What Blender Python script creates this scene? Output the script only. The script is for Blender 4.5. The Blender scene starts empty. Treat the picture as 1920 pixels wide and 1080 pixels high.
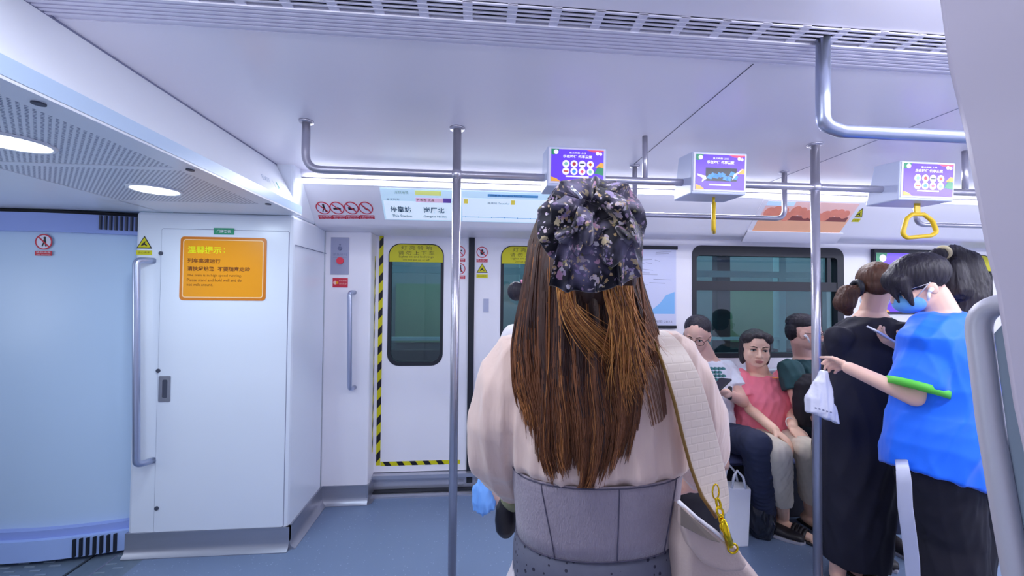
import bpy, math, random
import numpy as np
from mathutils import Vector, Matrix
V = Vector
random.seed(7); RNG = np.random.default_rng(7)
SC = bpy.context.scene
COL = SC.collection
PI = math.pi
# ---------------------------------------------------------------- camera
FOC = 740.0
CAMP = V((0, 0, 1.42))
_ya, _pi, _ro = math.radians(5), math.radians(1.2), math.radians(0.5)
FW = V((math.sin(_ya)*math.cos(_pi), math.cos(_ya)*math.cos(_pi), math.sin(_pi)))
_r0 = V((math.cos(_ya), -math.sin(_ya), 0)); _u0 = _r0.cross(FW)
RT = _r0*math.cos(_ro) + _u0*math.sin(_ro)
UP = _u0*math.cos(_ro) - _r0*math.sin(_ro)
cd = bpy.data.cameras.new('camera'); cam = bpy.data.objects.new('camera', cd); COL.objects.link(cam)
cd.sensor_width = 36; cd.lens = FOC/1920*36; cd.clip_start = 0.02
cam.matrix_world = Matrix(((RT.x, UP.x, -FW.x, 0), (RT.y, UP.y, -FW.y, 0), (RT.z, UP.z, -FW.z, 1.42), (0, 0, 0, 1)))
SC.camera = cam
SC.view_settings.view_transform = 'Standard'; SC.view_settings.look = 'None'
SC.view_settings.gamma = 1; SC.view_settings.use_curve_mapping = False
SC.view_settings.exposure = 0.27
SC.cycles.diffuse_bounces = 8
# ---------------------------------------------------------------- light
w = bpy.data.worlds.new('world'); SC.world = w; w.use_nodes = True
w.node_tree.nodes['Background'].inputs[0].default_value = (0.45, 0.5, 0.75, 1)
w.node_tree.nodes['Background'].inputs[1].default_value = 0.25
def area(name, loc, sx, sy, power, color, rot=(0, 0, 0), spread=180):
    l = bpy.data.lights.new(name, 'AREA'); l.shape = 'RECTANGLE'; l.size = sx; l.size_y = sy
    l.energy = power; l.color = color; l.spread = math.radians(spread)
    o = bpy.data.objects.new(name, l); COL.objects.link(o); o.location = loc; o.rotation_euler = rot
    return o
COOL = (0.88, 0.90, 1.0)
area('fascia_fill', (3.28, 2.404, 2.130), 8.6, 0.02, 5.5, COOL, (math.radians(40), 0, 0))  # extra lamp beside the real strip, added to brighten the sloping fascia
area('far_cove_lens', (3.28, 2.4375, 2.090), 8.6, 0.03, 34, COOL, (math.radians(-46), 0, 0), 118)
area('gangway_fill', (-3.3, 1.0, 1.3), 0.6, 1.4, 8, (0.8, 0.88, 1.0), (0, math.radians(-100), 0))  # unseen fill added at the gangway end to brighten cabinet, drum and beam
area('near_cove_light', (4.2, 0.56, 2.140), 6.6, 0.05, 40, COOL, (math.radians(10), 0, 0))
area('near_cove_fill', (4.2, 0.60, 2.10), 6.6, 0.06, 33, COOL, (math.radians(66), 0, 0))  # unseen second lamp at the near cove, added to lift the ceiling
area('vestibule_fill', (-0.45, 0.45, 2.10), 1.2, 0.06, 4.6, COOL, (math.radians(50), 0, 0))  # unseen second lamp above the doorway, added to lift the ceiling
area('vestibule_light', (-0.35, 0.56, 2.140), 1.2, 0.05, 4.0, COOL, (0, 0, 0))
def spot(name, loc, power, r):
    l = bpy.data.lights.new(name, 'AREA'); l.shape = 'DISK'; l.size = r*2; l.energy = power; l.color = (0.72, 0.86, 1.0)
    o = bpy.data.objects.new(name, l); COL.objects.link(o); o.location = loc
for yy in (0.76, 1.298, 1.83): spot('downlight_lamp', (-1.395, yy, 1.855), 3.0, 0.07)
area('platform_light', (1.6, 3.75, 2.6), 7.0, 0.3, 70, (0.62, 0.88, 1.0), (0, 0, 0))

# ---------------------------------------------------------------- helpers
def px(x, y, Y):                     # a photo pixel seen at world depth Y
    d = FW + RT*((x-960)/FOC) - UP*((y-540)/FOC)
    return CAMP + d*(Y/d.y)
def pxz(x, y, Z):
    d = FW + RT*((x-960)/FOC) - UP*((y-540)/FOC)
    return CAMP + d*((Z-1.42)/d.z)
def pxx(x, y, X):
    d = FW + RT*((x-960)/FOC) - UP*((y-540)/FOC)
    return CAMP + d*(X/d.x)
def pxp(x, y, O, n):
    d = FW + RT*((x-960)/FOC) - UP*((y-540)/FOC)
    return CAMP + d*((O-CAMP).dot(n)/d.dot(n))
def lin(c): return tuple((v/12.92 if v <= 0.04045 else ((v+0.055)/1.055)**2.4) for v in c)
def rgb(r, g, b): return lin((r/255, g/255, b/255)) + (1.0,)
MATS = {}
def mat(name, col, rough=0.5, metal=0.0, spec=0.5, var=0.0, vscale=8.0, bump=0.0, bscale=60.0, emit=0.0, coat=0.0,
        sheen=0.0, trans=0.0, alpha=1.0, stretch=(1, 1, 1), ior=1.45, sss=0.0):
    m = bpy.data.materials.new(name); m.use_nodes = True; nt = m.node_tree; b = nt.nodes['Principled BSDF']
    b.inputs['Base Color'].default_value = col; b.inputs['Roughness'].default_value = rough
    b.inputs['Metallic'].default_value = metal; b.inputs['Specular IOR Level'].default_value = spec
    b.inputs['IOR'].default_value = ior
    if coat: b.inputs['Coat Weight'].default_value = coat; b.inputs['Coat Roughness'].default_value = 0.06
    if sheen: b.inputs['Sheen Weight'].default_value = sheen; b.inputs['Sheen Roughness'].default_value = 0.4
    if trans: b.inputs['Transmission Weight'].default_value = trans
    if sss:
        b.inputs['Subsurface Weight'].default_value = sss; b.inputs['Subsurface Radius'].default_value = (0.012, 0.005, 0.003)
    if alpha < 1: b.inputs['Alpha'].default_value = alpha
    if emit: b.inputs['Emission Color'].default_value = col; b.inputs['Emission Strength'].default_value = emit
    tc = nt.nodes.new('ShaderNodeTexCoord'); mp = nt.nodes.new('ShaderNodeMapping'); mp.inputs['Scale'].default_value = stretch
    nt.links.new(tc.outputs['Object'], mp.inputs[0])
    n = nt.nodes.new('ShaderNodeTexNoise'); n.inputs['Scale'].default_value = vscale; n.inputs['Detail'].default_value = 3
    nt.links.new(mp.outputs[0], n.inputs['Vector'])
    mx = nt.nodes.new('ShaderNodeMix'); mx.data_type = 'RGBA'
    k = max(var, 0.015)
    mx.inputs[6].default_value = tuple(c*(1-k) for c in col[:3]) + (1,); mx.inputs[7].default_value = tuple(min(1, c*(1+k)) for c in col[:3]) + (1,)
    nt.links.new(n.outputs['Fac'], mx.inputs[0]); nt.links.new(mx.outputs[2], b.inputs['Base Color'])
    if emit: nt.links.new(mx.outputs[2], b.inputs['Emission Color'])
    if bump:
        n2 = nt.nodes.new('ShaderNodeTexNoise'); n2.inputs['Scale'].default_value = bscale; n2.inputs['Detail'].default_value = 2
        nt.links.new(mp.outputs[0], n2.inputs['Vector'])
        bp = nt.nodes.new('ShaderNodeBump'); bp.inputs['Strength'].default_value = bump; bp.inputs['Distance'].default_value = 0.01
        nt.links.new(n2.outputs['Fac'], bp.inputs['Height']); nt.links.new(bp.outputs[0], b.inputs['Normal'])
    MATS[name] = m
    return m
def nodes(m): return m.node_tree.nodes, m.node_tree.links, m.node_tree.nodes['Principled BSDF']

BASE = {}
def tag(o, label=None, cat=None, group=None, kind=None):
    if label: o['label'] = label
    if cat: o['category'] = cat
    if group: o['group'] = group
    if kind: o['kind'] = kind
    return o
def empty(name, loc, label=None, cat=None, group=None):
    o = bpy.data.objects.new(name, None); o.empty_display_size = 0.1; COL.objects.link(o); o.location = loc
    BASE[o.name] = V(loc); tag(o, label, cat, group); return o
def place(me, name, m, parent=None, smooth=True, label=None, cat=None, group=None, kind=None, origin=None):
    """links mesh me (vertices in world space) as one object"""
    if parent is not None: org = BASE[parent.name]
    elif origin is not None: org = V(origin)
    else:
        co = np.empty(len(me.vertices)*3, dtype=np.float32); me.vertices.foreach_get('co', co); co = co.reshape(-1, 3)
        mn, mxx = co.min(0), co.max(0); org = V(((mn[0]+mxx[0])/2, (mn[1]+mxx[1])/2, float(mn[2])))
    me.transform(Matrix.Translation(-org))
    o = bpy.data.objects.new(name, me); COL.objects.link(o)
    if m is not None:
        for mm in (m if isinstance(m, (list, tuple)) else [m]): me.materials.append(mm)
    if parent is not None: o.parent = parent
    else: o.location = org
    BASE[o.name] = org
    if smooth is True: me.polygons.foreach_set('use_smooth', [True]*len(me.polygons))
    tag(o, label, cat, group, kind)
    me.update(); return o
def copy_tree(o, delta, parent=None):
    c = o.copy(); COL.objects.link(c); c.parent = parent
    if parent is None: c.location = o.location + V(delta)
    for ch in [x for x in SC.objects if x.parent == o]: copy_tree(ch, delta, c)
    return c
class MB:
    def __init__(s): s.v = []; s.f = []; s.mi = []
    def add(s, vs, fs, mi=0):
        b = len(s.v); s.v += [tuple(v) for v in vs]; s.f += [tuple(i+b for i in f) for f in fs]; s.mi += [mi]*len(fs); return s
    def box(s, a, b, mi=0):
        x0, y0, z0 = a; x1, y1, z1 = b
        return s.add([(x0,y0,z0),(x1,y0,z0),(x1,y1,z0),(x0,y1,z0),(x0,y0,z1),(x1,y0,z1),(x1,y1,z1),(x0,y1,z1)],
              [(0,3,2,1),(4,5,6,7),(0,1,5,4),(1,2,6,5),(2,3,7,6),(3,0,4,7)], mi)
    def hexa(s, p, mi=0):   # 8 points: bottom 4, top 4
        return s.add(p, [(0,3,2,1),(4,5,6,7),(0,1,5,4),(1,2,6,5),(2,3,7,6),(3,0,4,7)], mi)
    def prism(s, poly, vec, mi=0):
        n = len(poly); vec = V(vec); p = [V(q) for q in poly]; t = [q+vec for q in p]
        return s.add(p+t, [tuple(range(n-1, -1, -1)), tuple(range(n, 2*n))] + [(i, (i+1) % n, n+(i+1) % n, n+i) for i in range(n)], mi)
    def tube(s, pts, r, n=12, mi=0, closed=False, flat=None):
        pts = [V(p) for p in pts]; m = len(pts); rs = r if isinstance(r, (list, tuple)) else [r]*m
        b = len(s.v); prev = None
        for i, p in enumerate(pts):
            if closed: t = (pts[(i+1) % m]-pts[i-1]).normalized()
            else: t = (pts[min(i+1, m-1)]-pts[max(i-1, 0)]).normalized()
            if prev is None:
                a = V((0, 0, 1)) if abs(t.z) < 0.9 else V((1, 0, 0)); u = t.cross(a).normalized()
            else: u = (prev - t*prev.dot(t)).normalized()
            prev = u; w_ = t.cross(u)
            for k in range(n):
                a = 2*PI*k/n; s.v.append(tuple(p + (u*math.cos(a) + w_*math.sin(a))*rs[i]))
        seg = m if closed else m-1
        for i in range(seg):
            for k in range(n):
                k2 = (k+1) % n; i2 = (i+1) % m
                s.f.append((b+i*n+k, b+i*n+k2, b+i2*n+k2, b+i2*n+k)); s.mi.append(mi)
        if not closed:
            s.f.append(tuple(b+k for k in range(n-1, -1, -1))); s.f.append(tuple(b+(m-1)*n+k for k in range(n))); s.mi += [mi, mi]
        return s
    def loft(s, rings, n=24, mi=0, power=2.0, caps=True):  # ring: (center, rvec, fvec)
        b = len(s.v)
        for c, r, f in rings:
            c, r, f = V(c), V(r), V(f)
            for k in range(n):
                a = 2*PI*k/n; ca, sa = math.cos(a), math.sin(a)
                x = math.copysign(abs(ca)**(2/power), ca); y = math.copysign(abs(sa)**(2/power), sa)
                s.v.append(tuple(c + r*x + f*y))
        m = len(rings)
        for i in range(m-1):
            for k in range(n):
                k2 = (k+1) % n
                s.f.append((b+i*n+k, b+i*n+k2, b+(i+1)*n+k2, b+(i+1)*n+k)); s.mi.append(mi)
        if caps:
            s.f.append(tuple(b+k for k in range(n-1, -1, -1))); s.f.append(tuple(b+(m-1)*n+k for k in range(n))); s.mi += [mi, mi]
        return s
    def ell(s, c, ax, nu=18, nv=11, mi=0):  # ax: three scaled axis vectors
        c = V(c); a0, a1, a2 = [V(a) for a in ax]; b = len(s.v)
        s.v.append(tuple(c - a2))
        for j in range(1, nv):
            t = -PI/2 + PI*j/nv
            for i in range(nu):
                p = 2*PI*i/nu; s.v.append(tuple(c + a0*math.cos(t)*math.cos(p) + a1*math.cos(t)*math.sin(p) + a2*math.sin(t)))
        s.v.append(tuple(c + a2)); last = len(s.v)-1
        for i in range(nu): s.f.append((b, b+1+(i+1) % nu, b+1+i)); s.mi.append(mi)
        for j in range(nv-2):
            for i in range(nu):
                q = b+1+j*nu; s.f.append((q+i, q+(i+1) % nu, q+nu+(i+1) % nu, q+nu+i)); s.mi.append(mi)
        q = b+1+(nv-2)*nu
        for i in range(nu): s.f.append((q+i, q+(i+1) % nu, last)); s.mi.append(mi)
        return s
    def sph(s, c, r, nu=16, nv=10, mi=0): return s.ell(c, ((r,0,0),(0,r,0),(0,0,r)), nu, nv, mi)
    def cap(s, p0, p1, r0, r1, n=16): # tapered capsule
        p0, p1 = V(p0), V(p1); d = (p1-p0)
        s.tube([p0, p1], [r0, r1], n); s.sph(p0, r0*0.995, n, 8); s.sph(p1, r1*0.995, n, 8); return s
    def limb(s, pts, rs, n=16):
        for i in range(len(pts)-1): s.cap(pts[i], pts[i+1], rs[i], rs[i+1], n)
        return s
    def mesh(s, name='mesh'):
        me = bpy.data.meshes.new(name); me.from_pydata(s.v, [], s.f); me.validate(); 
        if len(me.polygons) == len(s.mi): me.polygons.foreach_set('material_index', s.mi)
        me.update(); return me
    def build(s, name, m, parent=None, smooth=False, bevel=0, auto=True, **kw):
        o = place(s.mesh(name), name, m, parent, smooth=smooth, **kw)
        if bevel:
            b = o.modifiers.new('bevel', 'BEVEL'); b.width = bevel; b.segments = 2; b.limit_method = 'ANGLE'
        return o
def smooth_by_angle(me, deg=40):
    me.polygons.foreach_set('use_smooth', [True]*len(me.polygons)); me.set_sharp_from_angle(angle=math.radians(deg))
class Frame:
    def __init__(s, O, r, u): s.O, s.r, s.u = V(O), V(r).normalized(), V(u).normalized(); s.n = s.r.cross(s.u)
    def p(s, x, y, d=0.0): return s.O + s.r*x + s.u*y + s.n*d
    def at(s, x, y, rx=0, ux=0): return Frame(s.p(x, y), s.r, s.u)
def plate(mb, fr, x0, y0, x1, y1, d0=0.0, d1=0.001, mi=0):
    return mb.prism([fr.p(x0,y0,d0), fr.p(x1,y0,d0), fr.p(x1,y1,d0), fr.p(x0,y1,d0)], fr.n*(d1-d0), mi)
def rrpts(x0, y0, x1, y1, r, n=6, corners='abcd'):
    out = []
    for (cx, cy, a0, c) in ((x1-r, y1-r, 0, 'b'), (x0+r, y1-r, 90, 'a'), (x0+r, y0+r, 180, 'c'), (x1-r, y0+r, 270, 'd')):
        if c in corners:
            for k in range(n+1):
                a = math.radians(a0+90*k/n); out.append((cx+r*math.cos(a), cy+r*math.sin(a)))
        else:
            a = math.radians(a0+45); out.append((cx+r*math.copysign(1, math.cos(a)), cy+r*math.copysign(1, math.sin(a))))
    return out
def poly(mb, fr, pts, d0=0.0, d1=0.001, mi=0):
    return mb.prism([fr.p(a, b, d0) for a, b in pts], fr.n*(d1-d0), mi)
def circ(cx, cy, r, n=24): return [(cx+r*math.cos(2*PI*k/n), cy+r*math.sin(2*PI*k/n)) for k in range(n)]
def ringpoly(mb, fr, outer, inner, d0, d1, mi=0):
    n = len(outer); b = [fr.p(x, y, d0) for x, y in outer] + [fr.p(x, y, d0) for x, y in inner]
    t = [fr.p(x, y, d1) for x, y in outer] + [fr.p(x, y, d1) for x, y in inner]; fs = []
    for i in range(n):
        j = (i+1) % n
        fs += [(2*n+i, 2*n+j, 3*n+j, 3*n+i), (i, j, 2*n+j, 2*n+i), (n+j, n+i, 3*n+i, 3*n+j), (j, i, n+i, n+j)]
    return mb.add(b+t, fs, mi)
_TC = {}
def text_geo(body, bold=0.0):
    key = (body, bold)
    if key in _TC: return _TC[key]
    c = bpy.data.curves.new('t', 'FONT'); c.body = body; c.size = 1; c.align_x = 'LEFT'; c.resolution_u = 2; c.offset = bold
    c.fill_mode = 'FRONT'
    o = bpy.data.objects.new('t', c); COL.objects.link(o); bpy.context.view_layer.update()
    dg = bpy.context.evaluated_depsgraph_get(); me = bpy.data.meshes.new_from_object(o.evaluated_get(dg))
    v = [tuple(x.co) for x in me.vertices]; f = [tuple(p.vertices) for p in me.polygons]
    bpy.data.objects.remove(o); bpy.data.curves.remove(c); bpy.data.meshes.remove(me)
    _TC[key] = (v, f); return v, f
def text(mb, fr, body, x0, y0, w_=None, h=None, bold=0.012, center=False, d=0.0016, mi=0):
    """text fitted into width w_ and height h with lower left corner x0,y0"""
    v, f = text_geo(body, bold)
    if not v: return mb
    xs = [a[0] for a in v]; ys = [a[1] for a in v]; mx, mn, my, ny = max(xs), min(xs), max(ys), min(ys)
    sy = h/(my-ny) if h else None; sx = w_/(mx-mn) if w_ else None
    if sx is None: sx = sy
    if sy is None: sy = sx
    off = -(mx-mn)*sx/2 if center else 0
    return mb.add([fr.p(x0+off+(a[0]-mn)*sx, y0+(a[1]-ny)*sy, d) for a in v], f, mi)
def arc_path(pts, r, n=6):
    """polyline with rounded corners"""
    pts = [V(p) for p in pts]; out = [pts[0]]
    for i in range(1, len(pts)-1):
        a = (pts[i-1]-pts[i]).normalized(); b = (pts[i+1]-pts[i]).normalized(); ang = a.angle(b)
        d = r/math.tan(ang/2); d = min(d, (pts[i-1]-pts[i]).length*0.49, (pts[i+1]-pts[i]).length*0.49)
        p0, p1 = pts[i]+a*d, pts[i]+b*d
        for k in range(n+1):
            t = k/n; out.append(p0*(1-t)**2 + pts[i]*2*t*(1-t) + p1*t*t)
    out.append(pts[-1]); return out
# ---------------------------------------------------------------- materials
white = mat('white_wall_paint', rgb(238, 236, 242), 0.32, spec=0.45, var=0.012, vscale=2)
white_door = mat('white_door_paint', rgb(238, 236, 242), 0.28, var=0.01, vscale=2)
ceil_m = mat('glossy_lilac_ceiling_panel', rgb(244, 240, 248), 0.24, spec=0.42, var=0.015, vscale=1.5)
beam_m = mat('pale_blue_beam_paint', rgb(232, 236, 242), 0.3, var=0.01)
gang_m = mat('light_blue_gangway_panel', rgb(190, 212, 236), 0.35, var=0.02, vscale=1.5)
gang_rim = mat('blue_rim_plastic', rgb(150, 168, 226), 0.3)
cab_m = mat('cabinet_white_lacquer', rgb(228, 234, 244), 0.25, var=0.01, vscale=2)
steel = mat('brushed_steel', rgb(176, 172, 180), 0.26, metal=1, var=0.06, vscale=30, stretch=(1, 1, 0.08))
steel_d = mat('kick_plate_steel', rgb(168, 170, 182), 0.34, metal=0.75, var=0.12, vscale=25, stretch=(0.1, 0.1, 1))
rail_m = mat('satin_handrail_steel', rgb(186, 184, 196), 0.3, metal=0.8, var=0.04, vscale=20)
rail_w = mat('satin_light_handrail', rgb(180, 188, 212), 0.3, metal=0.85, var=0.04)
black_m = mat('black_rubber', rgb(28, 31, 42), 0.5)
dark_m = mat('dark_grey_plastic', rgb(70, 74, 90), 0.5)
seam_m = mat('seam_grey', rgb(120, 124, 150), 0.6)
alu = mat('aluminium_sill', rgb(190, 192, 205), 0.32, metal=0.7, var=0.1, vscale=18, stretch=(0.1, 1, 1))
slot_m = mat('vent_dark_slot', rgb(34, 34, 48), 0.7)
grille_m = mat('vent_grille_paint', rgb(226, 224, 238), 0.35)
glow_m = mat('cove_diffuser', (0.86, 0.92, 1.0, 1), 0.4, emit=1.3)
lamp_m = mat('downlight_diffuser', (0.95, 0.98, 1.0, 1), 0.4, emit=3.0)
red_m = mat('sign_red', rgb(206, 44, 66), 0.4)
signw = mat('sign_white', rgb(228, 226, 238), 0.4)
signb = mat('sign_black', rgb(26, 24, 30), 0.4)
signy = mat('sign_yellow', rgb(214, 206, 10), 0.4)
yel_strap = mat('yellow_strap', rgb(214, 178, 30), 0.4, var=0.04)
orange_m = mat('notice_orange', rgb(240, 156, 10), 0.35, var=0.03, vscale=3)
orange_d = mat('notice_border_orange', rgb(212, 122, 20), 0.35)
brown_m = mat('notice_brown_print', rgb(120, 60, 8), 0.4)
green_m = mat('sign_green', rgb(50, 150, 110), 0.4)
glass_m = mat('window_glass', rgb(200, 225, 230), 0.02, spec=0.8, trans=1.0, alpha=1.0, ior=1.45)
n_, l_, b_ = nodes(glass_m)
# thin pane: fresnel mix of a mirror and a tinted transparent sheet
tr = n_.new('ShaderNodeBsdfTransparent'); tr.inputs[0].default_value = (0.66, 0.78, 0.80, 1)
gl = n_.new('ShaderNodeBsdfGlossy'); gl.inputs['Roughness'].default_value = 0.02; gl.inputs['Color'].default_value = (0.8, 0.9, 0.95, 1)
fr_ = n_.new('ShaderNodeFresnel'); fr_.inputs[0].default_value = 1.75
gm = n_.new('ShaderNodeNewGeometry'); iv = n_.new('ShaderNodeMath'); iv.operation = 'SUBTRACT'; iv.inputs[0].default_value = 1; l_.new(gm.outputs['Backfacing'], iv.inputs[1])
ml_ = n_.new('ShaderNodeMath'); ml_.operation = 'MULTIPLY'; l_.new(iv.outputs[0], ml_.inputs[0]); l_.new(fr_.outputs[0], ml_.inputs[1])
ms = n_.new('ShaderNodeMixShader'); l_.new(ml_.outputs[0], ms.inputs[0]); l_.new(tr.outputs[0], ms.inputs[1]); l_.new(gl.outputs[0], ms.inputs[2])
l_.new(ms.outputs[0], n_['Material Output'].inputs[0])
# speckled vinyl floor
floor_m = mat('speckled_vinyl_floor', rgb(112, 130, 160), 0.36, var=0.06, vscale=3)
n_, l_, b_ = nodes(floor_m)
vo = n_.new('ShaderNodeTexVoronoi'); vo.inputs['Scale'].default_value = 60
tc = n_.new('ShaderNodeTexCoord'); l_.new(tc.outputs['Object'], vo.inputs['Vector'])
lt = n_.new('ShaderNodeMath'); lt.operation = 'LESS_THAN'; lt.inputs[1].default_value = 0.16; l_.new(vo.outputs['Distance'], lt.inputs[0])
sp = n_.new('ShaderNodeSeparateColor'); l_.new(vo.outputs['Color'], sp.inputs[0])
g2 = n_.new('ShaderNodeMath'); g2.operation = 'GREATER_THAN'; g2.inputs[1].default_value = 0.55; l_.new(sp.outputs[0], g2.inputs[0])
mu = n_.new('ShaderNodeMath'); mu.operation = 'MULTIPLY'; l_.new(lt.outputs[0], mu.inputs[0]); l_.new(g2.outputs[0], mu.inputs[1])
mu2 = n_.new('ShaderNodeMath'); mu2.operation = 'MULTIPLY'; mu2.inputs[1].default_value = 0.6; l_.new(mu.outputs[0], mu2.inputs[0])
mx2 = n_.new('ShaderNodeMix'); mx2.data_type = 'RGBA'; mx2.inputs[7].default_value = rgb(160, 178, 210)
old = b_.inputs['Base Color'].links[0].from_socket
l_.new(old, mx2.inputs[6]); l_.new(mu2.outputs[0], mx2.inputs[0]); l_.new(mx2.outputs[2], b_.inputs['Base Color'])
tread_m = mat('gangway_tread_floor', rgb(112, 128, 146), 0.42, metal=0.2, var=0.12, vscale=40)
# perforated ceiling sheet: round holes on a diagonal lattice
perf_m = mat('perforated_ceiling_sheet', rgb(196, 206, 230), 0.35)
n_, l_, b_ = nodes(perf_m)
tc = n_.new('ShaderNodeTexCoord'); mp = n_.new('ShaderNodeMapping'); mp.inputs['Rotation'].default_value = (0, 0, PI/4); mp.inputs['Scale'].default_value = (78, 78, 0)
l_.new(tc.outputs['Object'], mp.inputs[0])
fr1 = n_.new('ShaderNodeVectorMath'); fr1.operation = 'FRACTION'; l_.new(mp.outputs[0], fr1.inputs[0])
sb = n_.new('ShaderNodeVectorMath'); sb.operation = 'DISTANCE'; sb.inputs[1].default_value = (0.5, 0.5, 0); l_.new(fr1.outputs[0], sb.inputs[0])
lt = n_.new('ShaderNodeMath'); lt.operation = 'LESS_THAN'; lt.inputs[1].default_value = 0.30; l_.new(sb.outputs['Value'], lt.inputs[0])
mx2 = n_.new('ShaderNodeMix'); mx2.data_type = 'RGBA'; mx2.inputs[6].default_value = rgb(232, 236, 242); mx2.inputs[7].default_value = rgb(92, 98, 128)
l_.new(lt.outputs[0], mx2.inputs[0]); l_.new(mx2.outputs[2], b_.inputs['Base Color'])
# ---------------------------------------------------------------- shell
X1 = 7.6
DY = 2.95     # door plane
WY = 2.80     # far wall plane
def struct(name, mb, m, **kw): return mb.build(name, m, kind='structure', **kw)
m = MB(); m.box((-1.76, -0.25, -0.05), (X1, 3.2, 0)); struct('floor', m, floor_m)
gf = MB(); gf.box((-3.6, -0.25, -0.05), (-2.062, 3.2, -0.003)); gfo = gf.build('trim_1', tread_m, kind='structure', label=None)
gb = MB(); gb.box((-2.04, -0.25, -0.05), (-1.76, 3.2, -0.002)); gbo = gb.build('trim_2', tread_m, kind='structure')
m = MB(); m.box((-2.062, -0.25, -0.05), (-2.04, 3.2, -0.012)); struct('trim_3', m, black_m)
m = MB(); m.box((-1.93, -0.25, -0.003), (-1.922, 3.2, -0.0005)); m.build('seam_line', seam_m, gbo)
def ribs(parent, x0, x1, nx, y0, y1, ny):
    mb = MB()
    for i in range(nx):
        for j in range(ny):
            x = x0+(x1-x0)*(i+0.5*(j % 2))/nx; y = y0+(y1-y0)*j/ny
            mb.box((x, y, -0.003), (x+0.05, y+0.008, 0.001))
    o = mb.build('tread_ridge', mat('tread_ridge_metal', rgb(150, 164, 180), 0.35, metal=0.3), parent); o['kind'] = 'stuff'
ribs(gfo, -3.2, -2.14, 9, 1.2, 2.45, 36); ribs(gbo, -1.92, -1.80, 1, 1.2, 2.4, 36)
# far wall (split round the two doors and the windows)
WIN = [(1.585, 0.975, 2.805, 1.812), (6.12, 0.975, 7.3, 1.812)]
DOORX = [(-0.735, 0.645), (3.825, 5.205)]
m = MB(); m.box((-1.05, WY, 0), (-0.735, DY+0.1, 1.86)); m.box((-1.05, WY+0.0, 1.86), (-0.735, DY+0.1, 2.2))
pil = struct('wall_left', m, white, bevel=0.012)
def wallseg(x0, x1, win=None):
    mb = MB()
    if win:
        a, b, c, d = win
        mb.box((x0, WY, 0), (a, DY, 2.2)); mb.box((c, WY, 0), (x1, DY, 2.2)); mb.box((a, WY, 0), (c, DY, b)); mb.box((a, WY, d), (c, DY, 2.2))
        # rounded corner fillets
        for (cx, cy, sx, sy) in ((a, b, 1, 1), (c, b, -1, 1), (c, d, -1, -1), (a, d, 1, -1)):
            r = 0.07; pts = [(cx, cy)] + [(cx+sx*(r-r*math.cos(t*PI/12)), cy+sy*(r-r*math.sin(t*PI/12))) for t in range(7)]
            fr = Frame((0, WY, 0), (1, 0, 0), (0, 0, 1)); poly(mb, fr, pts, 0.0005, -0.10)
    else: mb.box((x0, WY, 0), (x1, DY, 2.2))
    return mb
struct('wall_back', wallseg(0.645, 3.825, WIN[0]), white)
struct('wall_far', wallseg(5.205, X1, WIN[1]), white)
m = MB(); m.box((-0.735, DY, 1.86), (0.645, DY+0.1, 2.2)); m.box((3.825, DY, 1.86), (5.205, DY+0.1, 2.2)); struct('trim_4', m, white)
m = MB(); m.box((X1, -0.25, 0), (X1+0.05, 3.2, 2.3)); struct('wall_right', m, white)
m = MB(); m.box((0.62, -0.28, 0), (X1, -0.2, 2.3)); m.box((-3.6, -0.28, 0), (-0.8, -0.2, 2.3)); m.box((-0.8, -0.33, 0), (0.62, -0.28, 2.3)); struct('wall_near', m, white)
# ceilings
m = MB(); m.box((-1.15, 1.155, 2.16), (X1, 2.435, 2.19)); cl = struct('ceiling', m, ceil_m)
m = MB(); m.box((-1.15, 0.30, 2.165), (X1, 0.985, 2.20)); struct('ceiling_near', m, ceil_m)
m = MB()
m.box((0.858, 1.16, 2.1588), (0.861, 2.11, 2.1602)); m.build('seam_line', dark_m, cl)
m = MB(); m.box((1.84, 1.16, 2.1588), (1.843, 2.43, 2.1602)); m.build('seam_line', seam_m, cl)
m = MB(); m.box((-1.15, 2.424, 2.118), (X1, 2.434, 2.16)); m.box((-1.15, 2.434, 2.16), (X1, 2.52, 2.2)); struct('trim_5', m, grille_m)
m = MB(); m.box((-1.05, 0.28, 2.135), (X1, 0.30, 2.2)); m.box((-1.05, 0.28, 2.18), (X1, 0.42, 2.2)); struct('trim_6', m, grille_m)
# ventilation grille along the middle of the ceiling
vg = empty('ventilation_grille', (0.5, 1.07, 2.16), 'long slotted air grille running along the middle of the lilac ceiling', 'vent')
m = MB(); m.box((-1.15, 0.985, 2.178), (X1, 1.155, 2.20)); m.build('backing', slot_m, vg)
sl0 = None
for k in range(10):
    y = 0.985 + 0.0155*k + (0.003 if k > 3 else 0)
    wd = 0.0055 if k < 4 else 0.009
    o = MB().box((-1.15, y, 2.1585 if k < 4 else 2.156), (X1, y+wd, 2.1625 if k < 4 else 2.166)).build('slat', grille_m, vg)
m = MB().box((-1.15, 1.049, 2.162), (X1, 1.155, 2.17)); m.build('closed_panel', grille_m, vg)
bar = MB().box((-0.85, 0.985, 2.159), (-0.825, 1.05, 2.164)).mesh('cross_bar')
nb = int((X1+1.0)/0.115)
b0 = None
for k in range(nb):
    if b0 is None: b0 = place(bar, 'cross_bar', grille_m, vg, smooth=False)
    else:
        c = b0.copy(); COL.objects.link(c); c.location = (0.115*k, 0, 0)
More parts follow.
